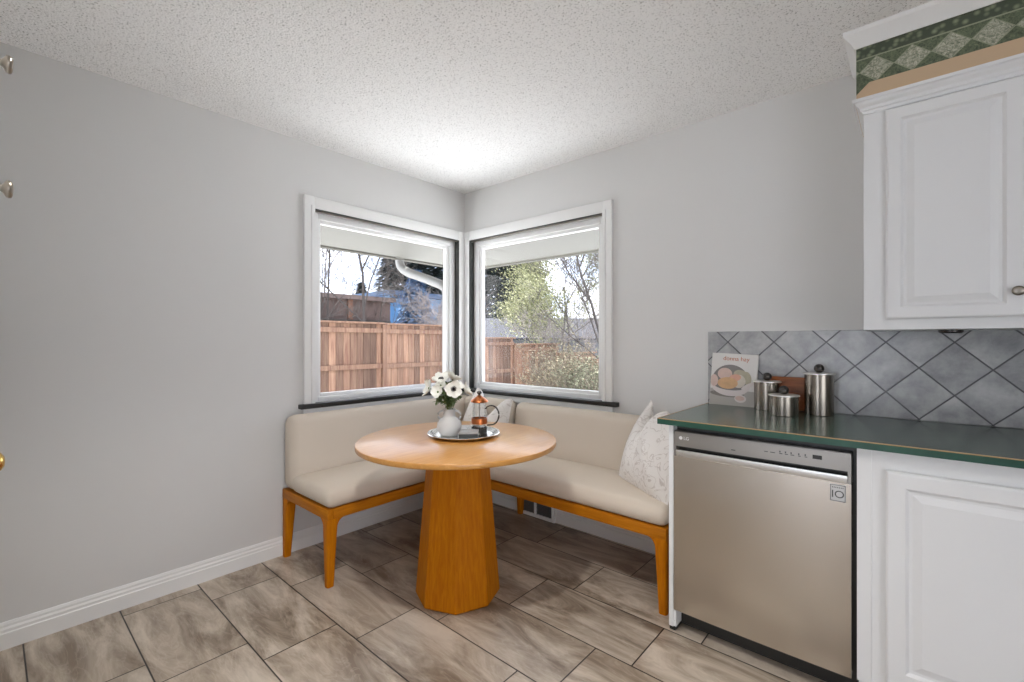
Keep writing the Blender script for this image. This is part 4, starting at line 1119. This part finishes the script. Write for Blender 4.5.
conifer((-20.5, 14.3, -.6), 11.0, 3.2, 'tall dark conifer rising behind the blue house', 83, 14000, sz=.28)
conifer((-19.0, 16.6, -.6), 10.0, 3.0, 'conifer right of the downspout in the left window', 84, 14000, sz=.28)
BLUEN = leafmat('blue_needles', (.05, .11, .22), (.22, .36, .56))
GREYN = leafmat('grey_blue_needles', (.015, .025, .045), (.09, .12, .17))
conifer((-10.1, 7.1, -.6), 4.3, 1.25, 'pale blue spruce in front of the blue building', 86, 6000, BLUEN, .14)
conifer((-10.4, 9.2, -.6), 4.6, 1.4, 'grey blue spruce at the right side of the left window', 87, 6000, GREYN, .14)
conifer((-15.3, 8.14, -.6), 4.4, .9, 'small dark conifer tip above the garage roof', 85, 2500)
# shrubs by the fence
TAN = leafmat('dry_twig_leaves', (.08, .065, .04), (.30, .26, .18))
STWIG = plain('shrub_twigs', (.13, .105, .08), .9, var=.5, vscale=12)
def shrub(loc, r, h, label, seed, n, mat=TAN):
    rnd = random.Random(seed); root = empty('twiggy_shrub', loc, label, 'shrub'); b = MB(); tips = []
    for k in range(26):
        th = rnd.uniform(0, 2*PI); d = Vector((math.cos(th)*rnd.uniform(.1, .8), math.sin(th)*rnd.uniform(.1, .8), 1)).normalized()
        branch(b, Vector(loc) + Vector((math.cos(th)*.15*r, math.sin(th)*.15*r, 0)), d, h*rnd.uniform(.6, .85), .012, 2, rnd, tips, .5, 4, (3, 5), .1, 3)
    b.build('branches', STWIG, root, smooth=60)
    b = MB(); leafcloud(b, [t[0] for t in tips], n, .022, rnd, .07); o = b.build('foliage', mat, root, smooth=0); o['kind'] = 'stuff'
shrub((-3.3, 6.0, -.45), .8, 1.25, 'tan twiggy shrub in front of the lower cedar fence', 91, 3500)
shrub((-2.2, 5.6, -.45), .9, 1.05, 'grey green shrub at the bottom right of the right window', 92, 5000, leafmat('grey_green_leaves', (.045, .05, .03), (.22, .22, .15)))
shrub((-4.3, 7.6, -.45), .8, 1.35, 'tan shrub close to the fence step', 93, 2500)

# ------------------------------------------------------------------ sky and sun
w = bpy.data.worlds.new('sky'); SC.world = w; w.use_nodes = True; nt = w.node_tree; nt.nodes.clear()
out = N(nt, 'ShaderNodeOutputWorld'); bg = N(nt, 'ShaderNodeBackground'); L(nt, bg.outputs[0], out.inputs[0])
tc = N(nt, 'ShaderNodeTexCoord'); n = N(nt, 'ShaderNodeTexNoise'); n.inputs['Scale'].default_value = 2.2; n.inputs['Detail'].default_value = 5
mp = N(nt, 'ShaderNodeMapping'); mp.inputs['Scale'].default_value = (1, 1, 2.5); L(nt, tc.outputs['Generated'], mp.inputs[0]); L(nt, mp.outputs[0], n.inputs['Vector'])
r = N(nt, 'ShaderNodeValToRGB'); e = r.color_ramp.elements
e[0].position = .40; e[0].color = (.62, .72, .95, 1); e[1].position = .58; e[1].color = (1, .99, 1, 1)
L(nt, n.outputs['Fac'], r.inputs[0]); L(nt, r.outputs[0], bg.inputs[0]); bg.inputs[1].default_value = 1.6
sd = bpy.data.lights.new('sun', 'SUN'); sd.energy = 10.3; sd.angle = .02; sd.color = (1, .975, .94)
so = bpy.data.objects.new('sun', sd); COL.objects.link(so)
so.rotation_euler = Vector((.50, -.10, -.86)).to_track_quat('-Z', 'Y').to_euler()

SC.view_settings.view_transform = 'Standard'; SC.view_settings.look = 'None'; SC.view_settings.gamma = 1
SC.view_settings.exposure = 1.36; SC.view_settings.use_curve_mapping = False
SC.cycles.use_denoising = True
SC.cycles.max_bounces = 10; SC.cycles.diffuse_bounces = 6; SC.cycles.transparent_max_bounces = 16
SC.cycles.sample_clamp_indirect = 8
